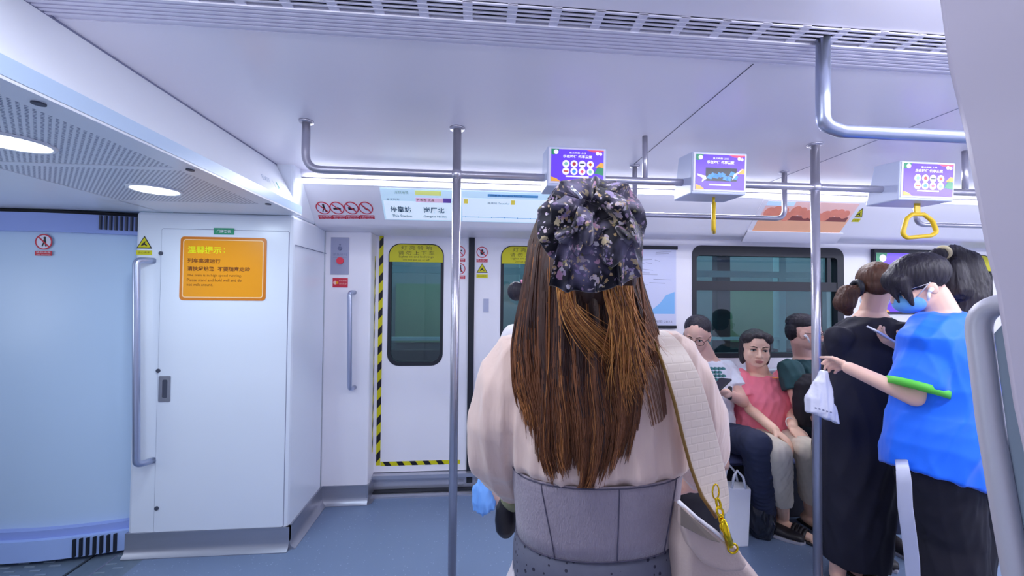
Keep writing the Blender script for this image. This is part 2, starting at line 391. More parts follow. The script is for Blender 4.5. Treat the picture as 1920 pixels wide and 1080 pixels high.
# cove fascia above doors and windows: closed profile swept along x
prof = [(2.433, 2.112), (2.455, 2.135), (2.50, 2.2), (2.95, 2.2), (2.95, 1.853), (2.72, 1.858), (2.675, 1.862), (2.652, 1.869), (2.637, 1.883)]
m = MB().prism([(-1.05, a, b) for a, b in prof], (X1+1.05, 0, 0)); fas = m.build('cove_panel', white, kind='structure', smooth=False)
fas.name = 'trim_7'; smooth_by_angle(fas.data, 50)
m = MB(); m.prism([(-1.05, 2.4325, 2.108), (-1.05, 2.4525, 2.0865), (-1.05, 2.460, 2.095), (-1.05, 2.440, 2.1165)], (X1+1.05, 0, 0)); cg = m.build('cove_lamp', glow_m, label='long glowing white cove light strip above the train doors and windows', cat='light')
m = MB(); m.box((-1.0, 0.53, 2.148), (X1, 0.59, 2.160)); m.build('cove_lamp', glow_m, label='long cove light strip above the near side of the carriage, behind the viewer', cat='light')
FA = Frame((0, 2.433, 2.108), (1, 0, 0), V((0, 2.433-2.637, 2.108-1.882)))
# gangway side: slanted beam, low ceiling
m = MB().prism([(-1.0, -0.25, 1.87), (-1.15, -0.25, 2.165), (-1.15, -0.25, 2.3), (-1.4, -0.25, 2.3), (-1.4, -0.25, 1.93), (-1.08, -0.25, 1.93), (-1.08, -0.25, 1.87)], (0, 2.58, 0))
bm_ = m.build('beam', beam_m, kind='structure'); bm_.name = 'trim_8'
m = MB(); m.box((-1.158, 0.4, 2.150), (-1.144, 2.43, 2.1635)); struct('trim_9', m, seam_m)
m = MB(); m.box((-3.6, -0.25, 1.875), (-1.0, 2.335, 1.92)); m.box((-3.6, 2.335, 1.875), (-1.88, 3.2, 1.92)); struct('ceiling_gangway', m, gang_m)
m = MB(); m.box((-1.085, -0.25, 1.868), (-1.0, 2.33, 1.876)); m.box((-1.74, 1.50, 1.868), (-1.085, 1.535, 1.876)); m.box((-1.79, -0.25, 1.868), (-1.735, 2.33, 1.876)); m.box((-1.74, 2.06, 1.868), (-1.085, 2.33, 1.876)); m.box((-3.6, -0.25, 1.869), (-1.79, 2.33, 1.876)); struct('trim_10', m, beam_m)
perf1 = MB().box((-1.735, 1.535, 1.870), (-1.085, 2.06, 1.874)).build('perforated_panel', perf_m, label='perforated ceiling panel with one round lamp above the white cabinet', cat='ceiling panel')
perf2 = MB().box((-1.735, 0.30, 1.870), (-1.085, 1.50, 1.874)).build('perforated_panel', perf_m, label='longer perforated ceiling panel cut off by the left edge of the photo', cat='ceiling panel')
for yy, lb in ((1.83, 'round glowing downlight nearest the white cabinet'), (1.298, 'round glowing downlight cut by the left edge of the photo'), (0.76, 'round downlight out of view nearest the camera')):
    e = empty('downlight', (-1.395, yy, 1.862), lb, 'light')
    fr = Frame((-1.395, yy, 1.870), (1, 0, 0), (0, -1, 0))
    MB().tube([V((-1.395+0.088*math.cos(a), yy+0.088*math.sin(a), 1.869)) for a in [2*PI*k/32 for k in range(32)]], 0.007, 8, closed=True).build('trim_ring', beam_m, e, smooth=True)
    m = MB(); m.prism([(-1.395+0.079*math.cos(2*PI*k/32), yy+0.079*math.sin(2*PI*k/32), 1.864) for k in range(32)], (0, 0, 0.006)); m.build('diffuser', lamp_m, e)
for (x, y) in ((-1.04, 1.02), (-1.04, 1.515), (-1.04, 2.05)):
    m = MB(); m.prism([(x+0.013*math.cos(2*PI*k/16), y+0.013*math.sin(2*PI*k/16), 1.864) for k in range(16)], (0, 0, 0.005))
    m.build('panel_lock', dark_m, label={1.02: 'round grey ceiling lock at the left edge of the photo', 1.515: 'round grey ceiling lock between the two perforated panels', 2.05: 'round grey ceiling lock at the far corner of the perforated panel'}[y], cat='lock')
# gangway drum wall at far left
def drum(z0, z1, off, name, m_, parent, xa=-3.4, xb=-1.86):
    pts = []
    for k in range(41):
        t = k/40; x = xa+(xb-xa)*t
        s = (x+2.42)/0.6
        y = 2.34 + 0.10*s*s*(1 if x > -2.42 else 0.25) - off
        pts.append((x, y))
    pts2 = pts + [(xb, 3.1), (xa, 3.1)]
    return MB().prism([(a, b, z0) for a, b in pts2], (0, 0, z1-z0)), pts
dr = empty('gangway_drum', (-2.5, 2.4, 0), 'curved light blue gangway wall panel with ribbed rim left of the white cabinet', 'gangway wall')
mm, _ = drum(0.10, 1.84, 0.0, '', gang_m, dr); o = mm.build('curved_panel', gang_m, dr); smooth_by_angle(o.data)
mm, _ = drum(1.745, 1.845, 0.035, '', gang_rim, dr); o = mm.build('top_rim', gang_rim, dr); smooth_by_angle(o.data)
mm, pts = drum(0.02, 0.125, 0.06, '', gang_rim, dr); o = mm.build('base_rim', mat('pale_blue_rim', rgb(166, 190, 240), 0.3), dr); smooth_by_angle(o.data)
mm, _ = drum(0.125, 0.165, 0.035, '', gang_rim, dr); o = mm.build('base_lip', gang_rim, dr); smooth_by_angle(o.data)
mm, _ = drum(0.0, 0.02, 0.0, '', black_m, dr); mm.build('floor_gap', black_m, dr)
mm, _ = drum(1.845, 1.868, -0.01, '', black_m, dr); mm.build('ceiling_gap', black_m, dr)
mb = MB().box((-2.10, 2.36, 0.03), (-2.092, 2.46, 0.115)).mesh('vent_rib')
for k in range(7):
    x = -2.11+0.028*k; s = (x+2.42)/0.6; y = 2.34+0.10*s*s-0.066
    MB().box((x, y-0.004, 0.025), (x+0.010, y+0.05, 0.118)).build('vent_slot', black_m, dr)
for k in range(9):
    x = -2.06+0.022*k; s = (x+2.42)/0.6; y = 2.34+0.10*s*s-0.041
    MB().box((x, y-0.003, 1.765), (x+0.009, y+0.05, 1.843)).build('vent_slot', dark_m, dr)
# ---------------------------------------------------------------- cabinet left of the door
cb = empty('cabinet', (-1.45, 2.33, 0), 'tall white equipment cabinet with steel kick plate left of the doors', 'cabinet')
m = MB(); m.box((-1.87, 2.33, 0), (-1.04, 2.80, 1.87)); m.box((-1.40, 2.34, 1.87), (-1.05, 2.95, 2.2)); m.build('body', cab_m, cb, bevel=0.018)
CF = Frame((0, 2.33, 0), (1, 0, 0), (0, 0, 1))
m = MB(); poly(m, CF, rrpts(-1.735, 0.125, -1.065, 1.775, 0.01), 0, 0.004); dr_ = m.build('door', cab_m, cb, bevel=0.002)
m = MB(); ringpoly(m, CF, rrpts(-1.7375, 0.1225, -1.0625, 1.7775, 0.012), rrpts(-1.7345, 0.1255, -1.0655, 1.7745, 0.010), -0.001, 0.0006); m.build('door_gap', seam_m, cb)
for (a, b) in ((302, 475), (297, 695), (294, 953)):
    p = px(a, b, 2.326); m = MB(); poly(m, CF, circ(p.x, p.z, 0.011, 16), 0.004, 0.008); m.build('lock', dark_m, dr_)
p = px(309, 729, 2.326); m = MB(); ringpoly(m, CF, rrpts(p.x-0.03, p.z-0.07, p.x+0.03, p.z+0.07, 0.006), rrpts(p.x-0.011, p.z-0.05, p.x+0.015, p.z+0.05, 0.008), 0.004, 0.008)
hd = m.build('recessed_handle', steel_d, dr_); m = MB(); poly(m, CF, rrpts(p.x-0.012, p.z-0.052, p.x+0.016, p.z+0.052, 0.008), 0.0035, 0.005); m.build('recess', dark_m, dr_)
kp = [(2.345, 0.125), (2.322, 0.125), (2.322, 0.045), (2.315, 0.02), (2.295, 0.004), (2.295, 0.0), (2.345, 0.0)]
m = MB().prism([(-1.875, a, b) for a, b in kp], (0.845, 0, 0)); o = m.build('kick_plate', steel_d, cb); smooth_by_angle(o.data, 50)
kp2 = [(-1.05, 0.125), (-1.030, 0.125), (-1.030, 0.045), (-1.02, 0.02), (-0.998, 0.004), (-0.998, 0), (-1.05, 0)]
m = MB().prism([(a, 2.325, b) for a, b in kp2], (0, 0.47, 0)); o = m.build('kick_plate', steel_d, cb); smooth_by_angle(o.data, 50)
m = MB().prism([(-1.04, 2.78, 0.12), (-1.04, 2.79, 0.0), (-0.998, 2.74, 0.0), (-1.03, 2.76, 0.04)], (0.31, 0, 0))
kp3 = [(2.81, 0.125), (2.792, 0.125), (2.792, 0.045), (2.785, 0.02), (2.765, 0.004), (2.765, 0), (2.81, 0)]
m = MB().prism([(-1.03, a, b) for a, b in kp3], (0.30, 0, 0)); o = m.build('baseboard_left', steel_d, kind='structure'); smooth_by_angle(o.data, 50)
m = MB(); m.box((-0.74, 2.79, 0.0), (-0.727, 2.97, 0.12)); m.prism([(-0.73, 2.765, 0), (-0.70, 2.79, 0.004), (-0.70, 2.95, 0.004), (-0.73, 2.95, 0.004)], (0, 0, 0.003)); struct('baseboard_corner', m, steel_d)
kpw = [(2.81, 0.125), (2.792, 0.125), (2.792, 0.045), (2.785, 0.02), (2.765, 0.004), (2.765, 0), (2.81, 0)]
m = MB().prism([(0.645, a, b) for a, b in kpw], (3.18, 0, 0)); m.prism([(5.205, a, b) for a, b in kpw], (X1-5.205, 0, 0)); struct('baseboard_back', m, steel_d)
m = MB(); m.box((-1.034, 2.345, 1.70), (-1.0385, 2.8, 1.703)); m.build('seam_line', seam_m, cb)
# vertical grab handles
def handle(name, pts, r, m_, label):
    mb = MB().tube(arc_path(pts, 0.03, 6), r, 14)
    return mb.build(name, m_, smooth=True, label=label, cat='handrail')
a = px(258, 487, 2.27); b = px(258, 872, 2.27)
handle('grab_handle', [(a.x+0.035, 2.335, a.z), (a.x-0.002, 2.265, a.z), (b.x-0.002, 2.265, b.z), (b.x+0.035, 2.335, b.z)], 0.0165, rail_w, 'long vertical satin grab handle on the left edge of the white cabinet')
a = px(656, 548, 2.74); b = px(656, 730, 2.74)
handle('grab_handle', [(a.x+0.012, 2.803, a.z), (a.x, 2.735, a.z), (b.x, 2.735, b.z), (b.x+0.012, 2.803, b.z)], 0.015, rail_w, 'short vertical satin grab handle on the pillar beside the yellow taped door')
# ---------------------------------------------------------------- doors
stripe_y = signy
def tape(parent, fr, x0, y0, x1, y1, vertical, n, jog=0.0):
    m = MB(); plate(m, fr, x0, y0, x1, y1, 0.0, 0.0008); t = m.build('hazard_tape', signy, parent)
    mb = MB()
    for k in range(n):
        if vertical:
            L = (y1-y0)/n; a = y0+L*(k+0.15); h = L*0.45; s = L*0.28
            poly(mb, fr, [(x0, a), (x1, a+s), (x1, a+s+h), (x0, a+h)], 0.0008, 0.0014)
        else:
            L = (x1-x0)/n; a = x0+L*(k+0.15); h = L*0.45; s = L*0.22
            poly(mb, fr, [(a+s, y0), (a+s+h, y0), (a+h, y1), (a, y1)], 0.0008, 0.0014)
    mb.build('black_stripes', signb, t)
def door_leaf(e, x0, x1, sign, parentname):
    fr = Frame((0, DY, 0), (1, 0, 0), (0, 0, 1))
    gx0, gx1 = (x0+0.085, x0+0.085+0.40) if sign < 0 else (x1-0.085-0.40, x1-0.085)
    if sign > 0: gx0, gx1 = x0+0.195, x0+0.595
    z0, z1, r = 0.905, 1.80, 0.085
    outer = rrpts(gx0, z0, gx1, z1, r, 6); n = len(outer)
    # leaf with opening: bridge outer rectangle to opening
    rect = []
    for (a, b) in outer:
        cx, cy = (gx0+gx1)/2, (z0+z1)/2; dx, dy = a-cx, b-cy
        tx = ((x1-cx)/dx if dx > 0 else (x0-cx)/dx) if abs(dx) > 1e-6 else 1e9
        ty = ((1.875-cy)/dy if dy > 0 else (0.14-cy)/dy) if abs(dy) > 1e-6 else 1e9
        t = min(tx, ty); rect.append((cx+dx*t, cy+dy*t))
    # fill the four corners
    m = MB(); ringpoly(m, fr, rect, outer, -0.03, 0.0)
    cs = [(x1, 1.875), (x0, 1.875), (x0, 0.14), (x1, 0.14)]
    for c in cs:
        on = sorted(rect, key=lambda p: (p[0]-c[0])**2+(p[1]-c[1])**2)
        sx = [p for p in rect if abs(p[0]-c[0]) < 1e-4]; sy = [p for p in rect if abs(p[1]-c[1]) < 1e-4]
        if sx and sy:
            a = min(sx, key=lambda p: abs(p[1]-c[1])); b = min(sy, key=lambda p: abs(p[0]-c[0]))
            m.prism([fr.p(a[0], a[1], -0.03), fr.p(c[0], c[1], -0.03), fr.p(b[0], b[1], -0.03)], fr.n*0.03)
    leaf = m.build('door_leaf', white_door, e)
    m = MB(); ringpoly(m, fr, outer, rrpts(gx0+0.022, z0+0.03, gx1-0.022, z1-0.022, r-0.02, 6), -0.03, 0.003); m.build('window_gasket', black_m, leaf)
    m = MB(); poly(m, fr, rrpts(gx0+0.02, z0+0.028, gx1-0.02, z1-0.02, r-0.02, 6), -0.02, -0.014); m.build('pane', glass_m, leaf)
    m = MB(); q = [p for p in rrpts(gx0+0.007, z1-0.135, gx1-0.007, z1-0.007, 0.079, 8, 'ab')]; poly(m, fr, q, 0.003, 0.0045); st = m.build('warning_sticker', signy, e)
    cx = (gx0+gx1)/2; m = MB(); f2 = Frame((cx, DY, z1), (1, 0, 0), (0, 0, 1))
    text(m, f2, '灯 亮 铃 响', 0, -0.046, 0.22, 0.03, 0.0, True, 0.0052); text(m, f2, '请 勿 上 下 车', 0, -0.083, 0.26, 0.03, 0.0, True, 0.0052)
    text(m, f2, 'Lights on and bell rings', 0, -0.107, 0.25, 0.019, 0.0, True, 0.0052); text(m, f2, 'Do not get on or off', 0, -0.129, 0.19, 0.017, 0.0, True, 0.0052)
    m.build('lettering', mat('sticker_print', rgb(96, 90, 14), 0.4) if 'sticker_print' not in MATS else MATS['sticker_print'], st)
    return leaf
def door(n, x0, x1):
    e = empty('door_%d' % n, ((x0+x1)/2, DY, 0)); e['kind'] = 'structure'
    c = (x0+x1)/2
    door_leaf(e, x0, c-0.022, -1, 'a'); door_leaf(e, c+0.022, x1, 1, 'b')
    MB().box((c-0.022, DY-0.012, 0.05), (c+0.022, DY+0.03, 1.875)).build('centre_seal', black_m, e)
    fr = Frame((0, DY, 0), (1, 0, 0), (0, 0, 1))
    m = MB(); plate(m, fr, c+0.09, 1.30, c+0.13, 1.40, 0.0, 0.004); m.build('pull_recess', mat('grey_recess', rgb(176, 180, 204), 0.4), e)
    tape(e, fr, x0+0.018, 0.19, x0+0.048, 1.865, True, 13); tape(e, fr, x0+0.05, 0.185, c-0.07, 0.215, False, 6)
    fj = Frame((x0+0.001, DY, 0), (0, -1, 0), (0, 0, 1))
    if n == 1: fj = Frame((x0+0.001, WY, 0), (0, 1, 0), (0, 0, 1)); tape(e, fj, 0.10, 0.30, 0.118, 1.70, True, 11)
    MB().box((x0, DY-0.05, 0.11), (x1, DY+0.02, 0.135)).build('guide_rail', alu, e)
    MB().box((x0, DY-0.005, 0.02), (x1, DY+0.02, 0.11)).build('lower_panel', alu, e)
    MB().box((x0, DY-0.05, 0.012), (x1, DY+0.02, 0.018)).build('sill_groove', black_m, e)
    MB().box((x0-0.005, 2.93-0.08, 0.0), (x1+0.005, DY+0.05, 0.010)).build('sill', alu, e)
    m = MB()
    for k in range(3):
        for sx in (-1, 1):
            a = c+sx*0.06; m.box((a-0.018, DY-0.012, 0.03+0.03*k), (a+0.018, DY-0.002, 0.045+0.03*k))
    m.build('roller_bracket', steel_d, e)
    return e
door(1, *DOORX[0]); door(2, *DOORX[1])
# ---------------------------------------------------------------- windows
def window(n, win):
    x0, z0, x1, z1 = win; e = empty('window_%d' % n, ((x0+x1)/2, WY, z0)); e['kind'] = 'structure'
    fr = Frame((0, WY, 0), (1, 0, 0), (0, 0, 1))
    m = MB(); ringpoly(m, fr, rrpts(x0, z0, x1, z1, 0.07), rrpts(x0+0.035, z0+0.035, x1-0.055, z1-0.075, 0.03), -0.05, 0.004); m.build('frame', black_m, e)
    m = MB(); plate(m, fr, x0+0.03, z1-0.335, x1-0.05, z1-0.265, -0.04, 0.0); m.build('transom', black_m, e)
    m = MB(); plate(m, fr, x0+0.03, z1-0.27, x1-0.05, z1-0.07, -0.035, -0.028); m.build('pane', glass_m, e)
    m = MB(); plate(m, fr, x0+0.03, z0+0.03, x1-0.05, z1-0.33, -0.035, -0.028); m.build('pane', glass_m, e)
    m = MB(); plate(m, fr, x1-0.21, z0+0.03, x1-0.17, z1-0.33, -0.03, -0.01); m.build('mullion', black_m, e)
    m = MB(); plate(m, fr, x1-0.125, z1-0.27, x1-0.095, z1-0.07, -0.03, -0.01); m.build('mullion', black_m, e)
window(1, WIN[0]); window(2, WIN[1])
# ---------------------------------------------------------------- platform side outside the panes
pm = mat('platform_teal_wall', rgb(112, 130, 136), 0.6, var=0.2, vscale=1.2)
pl_l = mat('platform_pale_beam', rgb(170, 205, 210), 0.5); pl_g = mat('platform_green_panel', rgb(108, 138, 112), 0.5, var=0.1); pl_d = mat('platform_dark_panel', rgb(36, 44, 54), 0.5)
m = MB().box((-3, 4.5, -0.4), (9, 4.6, 3.2)); struct('wall_platform', m, pm)
m = MB().box((-3, 3.2, -0.45), (9, 4.6, -0.4)); struct('floor_platform', m, pl_d)
m = MB().box((-3, 3.0, 2.62), (9, 4.6, 3.2)); struct('ceiling_platform', m, pl_d)
sc = empty('platform_screen_frame', (1.5, 3.6, 0), 'pale metal framework of the platform screen seen through the train windows', 'frame')
xs = [-1.5+0.63*k for k in range(16)]
for k, x in enumerate(xs): MB().box((x, 3.58, -0.4), (x+(0.07 if k % 3 else 0.13), 3.66, 2.6)).build('post', pl_l if k % 2 else pl_d, sc)
MB().box((-1.9, 3.57, 1.62), (8.6, 3.60, 1.68)).build('beam', pl_l, sc); MB().box((-1.9, 3.57, 1.02), (8.6, 3.60, 1.05)).build('beam', pl_l, sc)
MB().box((-1.9, 3.60, -0.4), (8.6, 3.66, 0.93)).build('lower_panel', pl_d, sc)
for k in range(5): MB().box((-0.9+1.9*k, 4.46, 0.9), (-0.1+1.9*k, 4.4995, 1.55)).build('info_panel', [pl_g, pl_l][k % 2], label=['green', 'pale', 'green', 'pale', 'green'][k]+' panel on the platform wall ' + ['left of the first door pane', 'behind the woman’s head', 'beyond the left half of the seat window', 'beyond the right half of the seat window', 'far along the platform'][k], cat='panel')
# ---------------------------------------------------------------- poles and rails
def pole(x, y, label, extra=None):
    e = empty('standing_pole', (x, y, 0), label, 'pole')
    MB().tube([(x, y, 0.0), (x, y, 2.16)], 0.0185, 20).build('pole_tube', rail_m, e, smooth=True)
    MB().tube([(x, y, 2.152), (x, y, 2.16)], [0.032, 0.034], 20).build('ceiling_flange', rail_m, e, smooth=True)
    MB().tube([(x, y, 0.0), (x, y, 0.012)], [0.045, 0.035], 20).build('floor_flange', rail_m, e, smooth=True)
    MB().sph((x, y, 1.953), 0.027).build('rail_joint', rail_m, e, smooth=True)
    return e
RY, RZ = 1.74, 1.953
pole(-0.096, RY, 'vertical steel pole in front of the closed doors, left of the long-haired woman')
pole(1.60, RY, 'vertical steel pole held by the girl in the blue T-shirt')
e = empty('overhead_rail', (0.9, RY, RZ), 'long steel overhead handrail running the length of the ceiling behind the screens', 'handrail')
MB().tube(arc_path([(-0.735, RY, 2.16), (-0.735, RY, RZ), (X1, RY, RZ)], 0.07, 8), 0.0165, 16).build('rail_tube', rail_m, e, smooth=True)
MB().tube([(-0.735, RY, 2.152), (-0.735, RY, 2.16)], [0.028, 0.03], 16).build('ceiling_flange', rail_m, e, smooth=True)
for x in (0.76, 2.4, 4.0, 5.6): MB().tube([(x, RY, RZ), (x, RY, 2.16)], 0.012, 12).build('hanger', rail_m, e, smooth=True)
def urail(x0, x1, y, z, label):
    e = empty('seat_grab_rail', (x0, y, z), label, 'handrail')
    MB().tube(arc_path([(x0, y, 2.16), (x0, y, z), (x1, y, z), (x1, y, 2.16)], 0.055, 6), 0.0135, 14).build('rail_tube', rail_m, e, smooth=True)
    for x in (x0, x1): MB().tube([(x, y, 2.152), (x, y, 2.16)], [0.026, 0.028], 14).build('ceiling_flange', rail_m, e, smooth=True)
urail(0.875, 1.775, 2.14, 1.885, 'U-shaped hanging grab rail between the first and second ceiling screens')
urail(2.62, 3.6, 2.14, 1.872, 'U-shaped hanging grab rail behind the third ceiling screen')
e = empty('overhead_rail', (0.96, 1.0, 1.88), 'thick near overhead rail bent down from the ceiling at top right', 'handrail')
MB().tube(arc_path([(0.975, 1.03, 2.165), (0.945, 1.0, 1.98), (0.945, 1.0, 1.90), (1.0, 1.0, 1.885), (X1, 1.0, 1.885)], 0.035, 6), 0.0175, 18).build('rail_tube', rail_w, e, smooth=True)
# ---------------------------------------------------------------- hanging screens
purple = mat('screen_purple', rgb(96, 60, 200), 0.3, emit=0.55, var=0.1, vscale=5)
scr_w = mat('screen_white', rgb(225, 222, 240), 0.3, emit=0.45); scr_g = mat('screen_green', rgb(40, 130, 90), 0.3, emit=0.4)
scr_b = mat('screen_blue', rgb(60, 130, 215), 0.3, emit=0.45, var=0.5, vscale=40); scr_k = mat('screen_dark', rgb(20, 26, 44), 0.3, emit=0.2)
scr_y = mat('screen_yellow', rgb(220, 160, 60), 0.3, emit=0.4); scr_r = mat('screen_pink', rgb(215, 80, 110), 0.3, emit=0.4)
scr_logo = [mat('logo_green', rgb(130, 190, 170), 0.3, emit=0.3), mat('logo_red', rgb(170, 50, 60), 0.3, emit=0.3), mat('logo_dark', rgb(50, 70, 80), 0.3, emit=0.3), mat('logo_orange', rgb(190, 80, 50), 0.3, emit=0.3)]
tv_m = mat('screen_housing_white', rgb(196, 204, 228), 0.35)
def show(parent, fr, W, H, kind):
    """advert on a purple screen: mascots left out"""
    m = MB(); plate(m, fr, 0, 0, W, H, 0, 0.001); s = m.build('display', purple, parent)
    def q(mt, nm, fn, mi=0):
        mb = MB(); fn(mb); mb.build(nm, mt, s)
    q(scr_w, 'lettering', lambda b: (text(b, fr, '重点商圈 上线', W*0.5, H*0.865, W*0.32, H*0.055, 0.01, True, 0.002), text(b, fr, '乐在骑行 优享盛夏', W*0.5, H*0.735, W*0.56, H*0.095, 0.03, True, 0.002)))
    q(scr_g, 'corner_leaf', lambda b: poly(b, fr, [(0, H), (0, H*0.84), (W*0.05, H*0.82), (W*0.13, H*0.9), (W*0.15, H)], 0.001, 0.0015))
    q(scr_r, 'ribbon', lambda b: poly(b, fr, [(W*0.66, H), (W*0.78, H*0.94), (W*0.9, H*0.93), (W, H*0.97), (W, H)], 0.001, 0.0015))
    q(scr_y, 'corner_shape', lambda b: poly(b, fr, [(0, 0), (W*0.18, 0), (W*0.1, H*0.09), (0, H*0.14)], 0.001, 0.0015)); q(scr_y, 'corner_shape', lambda b: poly(b, fr, [(W*0.84, H*0.46), (W*0.94, H*0.62), (W, H*0.6), (W, H*0.46)], 0.001, 0.0015))
    q(scr_w, 'cloud', lambda b: (poly(b, fr, circ(W*0.09, H*0.91, W*0.045, 12), 0.0015, 0.002), poly(b, fr, circ(W*0.88, H*0.9, W*0.035, 12), 0.0015, 0.002), poly(b, fr, circ(W*0.94, H*0.885, W*0.03, 12), 0.0015, 0.002)))
    if kind == 'logos':
        q(scr_g, 'corner_shape', lambda b: poly(b, fr, [(W*0.82, H*0.28), (W*0.9, H*0.5), (W, H*0.44), (W, H*0.22)], 0.001, 0.0015))
        for i in range(8):
            cx, cy = W*(0.28+0.155*(i % 4)), H*(0.55 if i < 4 else 0.32)
            q(scr_w, 'badge', lambda b: poly(b, fr, circ(cx, cy, W*0.068, 20), 0.001, 0.002))
            mt = [scr_logo[0], scr_logo[1], scr_logo[2], scr_logo[3], scr_logo[3], scr_b, scr_r, scr_logo[0]][i]
            if i in (2, 4): q(mt, 'badge_mark', lambda b: plate(b, fr, cx-W*0.045, cy-H*0.022, cx+W*0.045, cy+H*0.022, 0.002, 0.0025))
            else: q(mt, 'badge_mark', lambda b: poly(b, fr, circ(cx, cy, W*0.036, [6, 7, 4, 4, 4, 12, 4, 6][i]), 0.002, 0.0025))
        q(scr_w, 'caption_bar', lambda b: plate(b, fr, W*0.28, H*0.14, W*0.72, H*0.185, 0.001, 0.0015))
    else:
        q(scr_k, 'picture', lambda b: plate(b, fr, W*0.2, H*0.24, W*0.84, H*0.62, 0.001, 0.0015))
        def city(b):
            r = random.Random(3)
            for i in range(9):
                x = W*(0.22+0.065*i); y = H*(0.28+0.16*r.random()); poly(b, fr, [(x, y), (x+W*0.1, y-H*0.03), (x+W*0.13, y+H*0.07), (x+W*0.05, y+H*0.12)], 0.0015, 0.002)
        q(scr_b, 'picture_shapes', city)
        q(scr_w, 'swirl', lambda b: (poly(b, fr, [(W*0.02, H*0.44), (W*0.2, H*0.38), (W*0.22, H*0.3), (W*0.12, H*0.2), (W*0.14, H*0.32), (W*0.04, H*0.38)], 0.002, 0.0025), poly(b, fr, [(W*0.74, H*0.27), (W*0.78, H*0.45), (W*0.97, H*0.62), (W*0.84, H*0.44)], 0.002, 0.0025)))
        q(scr_w, 'caption_bar', lambda b: plate(b, fr, W*0.28, H*0.11, W*0.72, H*0.16, 0.001, 0.0015))
def tv(a, b, Y, tilt, kind, label, depth=0.16):
    # a = top left, b = bottom right pixel of the front bezel
    p0 = px(a[0], a[1], Y); p1 = px(b[0], b[1], Y)
    W = (p1-p0).x; H = p0.z-p1.z; u = V((0, -math.sin(tilt), math.cos(tilt)))
    fr = Frame(V((p0.x, Y, p1.z)), (1, 0, 0), u)
    e = empty('hanging_screen', (p0.x+W/2, Y, p1.z), label, 'screen', 'advert screens under the ceiling')
    m = MB(); q = 0.012
    f = [fr.p(0, 0), fr.p(W, 0), fr.p(W, H), fr.p(0, H)]
    bk = [V((p0.x+0.0, Y+depth, p1.z+0.004)), V((p0.x+W, Y+depth, p1.z+0.004)), V((p0.x+W, Y+depth*0.7, p0.z+0.012)), V((p0.x, Y+depth*0.7, p0.z+0.012))]
    m.hexa(f+bk); m.build('housing', tv_m, e, bevel=0.006)
    m = MB(); plate(m, fr, 0.006, 0.012, W-0.006, H-0.006, -0.001, 0.003); m.build('bezel', signw, e)
    show(e, Frame(fr.p(0.016, 0.020, 0.0035), fr.r, fr.u), W-0.03, H-0.032, kind)
tv((1026, 275), (1136, 352), 1.66, math.radians(3), 'logos', 'hanging advert screen directly above the long-haired woman’s head')
tv((1296, 285), (1399, 366), 1.66, math.radians(3), 'city', 'hanging advert screen with a dark blue picture, middle of the three')
tv((1684, 302), (1788, 378), 1.66, math.radians(3), 'logos', 'hanging advert screen rightmost of the three, above the yellow triangle handle')
# hanging straps
e = empty('hand_strap', (1.085, RY, 1.70), 'yellow hanging strap seen edge-on below the middle screen', 'hand strap')
p0 = px(1338, 365, 1.72); p1 = px(1338, 438, 1.72)
m = MB().loft([((p0.x, 1.72, RZ+0.018), (0.013, 0, 0), (0, 0.003, 0)), ((p0.x, 1.72, p0.z-0.045), (0.004, 0, 0), (0, 0.006, 0)), ((p0.x, 1.72, p0.z-0.05), (0.006, 0, 0), (0, 0.009, 0))], 12); m.build('webbing', yel_strap, e, smooth=True)
m = MB().tube(arc_path([(p0.x-0.002, 1.72-0.004, p0.z-0.04), (p0.x-0.032, 1.67, p1.z+0.05), (p0.x-0.029, 1.675, p1.z+0.012), (p0.x+0.029, 1.765, p1.z+0.012), (p0.x+0.032, 1.77, p1.z+0.05), (p0.x+0.002, 1.724, p0.z-0.04)], 0.014, 5), 0.009, 10); m.build('handle', yel_strap, e, smooth=True)
c = px(1722, 405, 1.72)
e = empty('hand_strap', (c.x, 1.72, c.z-0.1), 'yellow strap with triangular handle hanging under the rightmost screen', 'hand strap')
def pq(x, y): return px(x, y, 1.72)
m = MB().loft([(V((pq(1719, 370).x, 1.72, RZ+0.02)), (0.016, 0, 0), (0, 0.004, 0)), (pq(1720, 402), (0.015, 0, 0), (0, 0.004, 0))], 12, power=4); m.build('webbing', yel_strap, e)
m = MB().tube(arc_path([pq(1710, 402), pq(1700, 410), pq(1692, 438), pq(1700, 446), pq(1745, 442), pq(1757, 436), pq(1748, 414), pq(1732, 402)], 0.03, 6), 0.0098, 10, closed=True); m.build('handle', yel_strap, e, smooth=True)
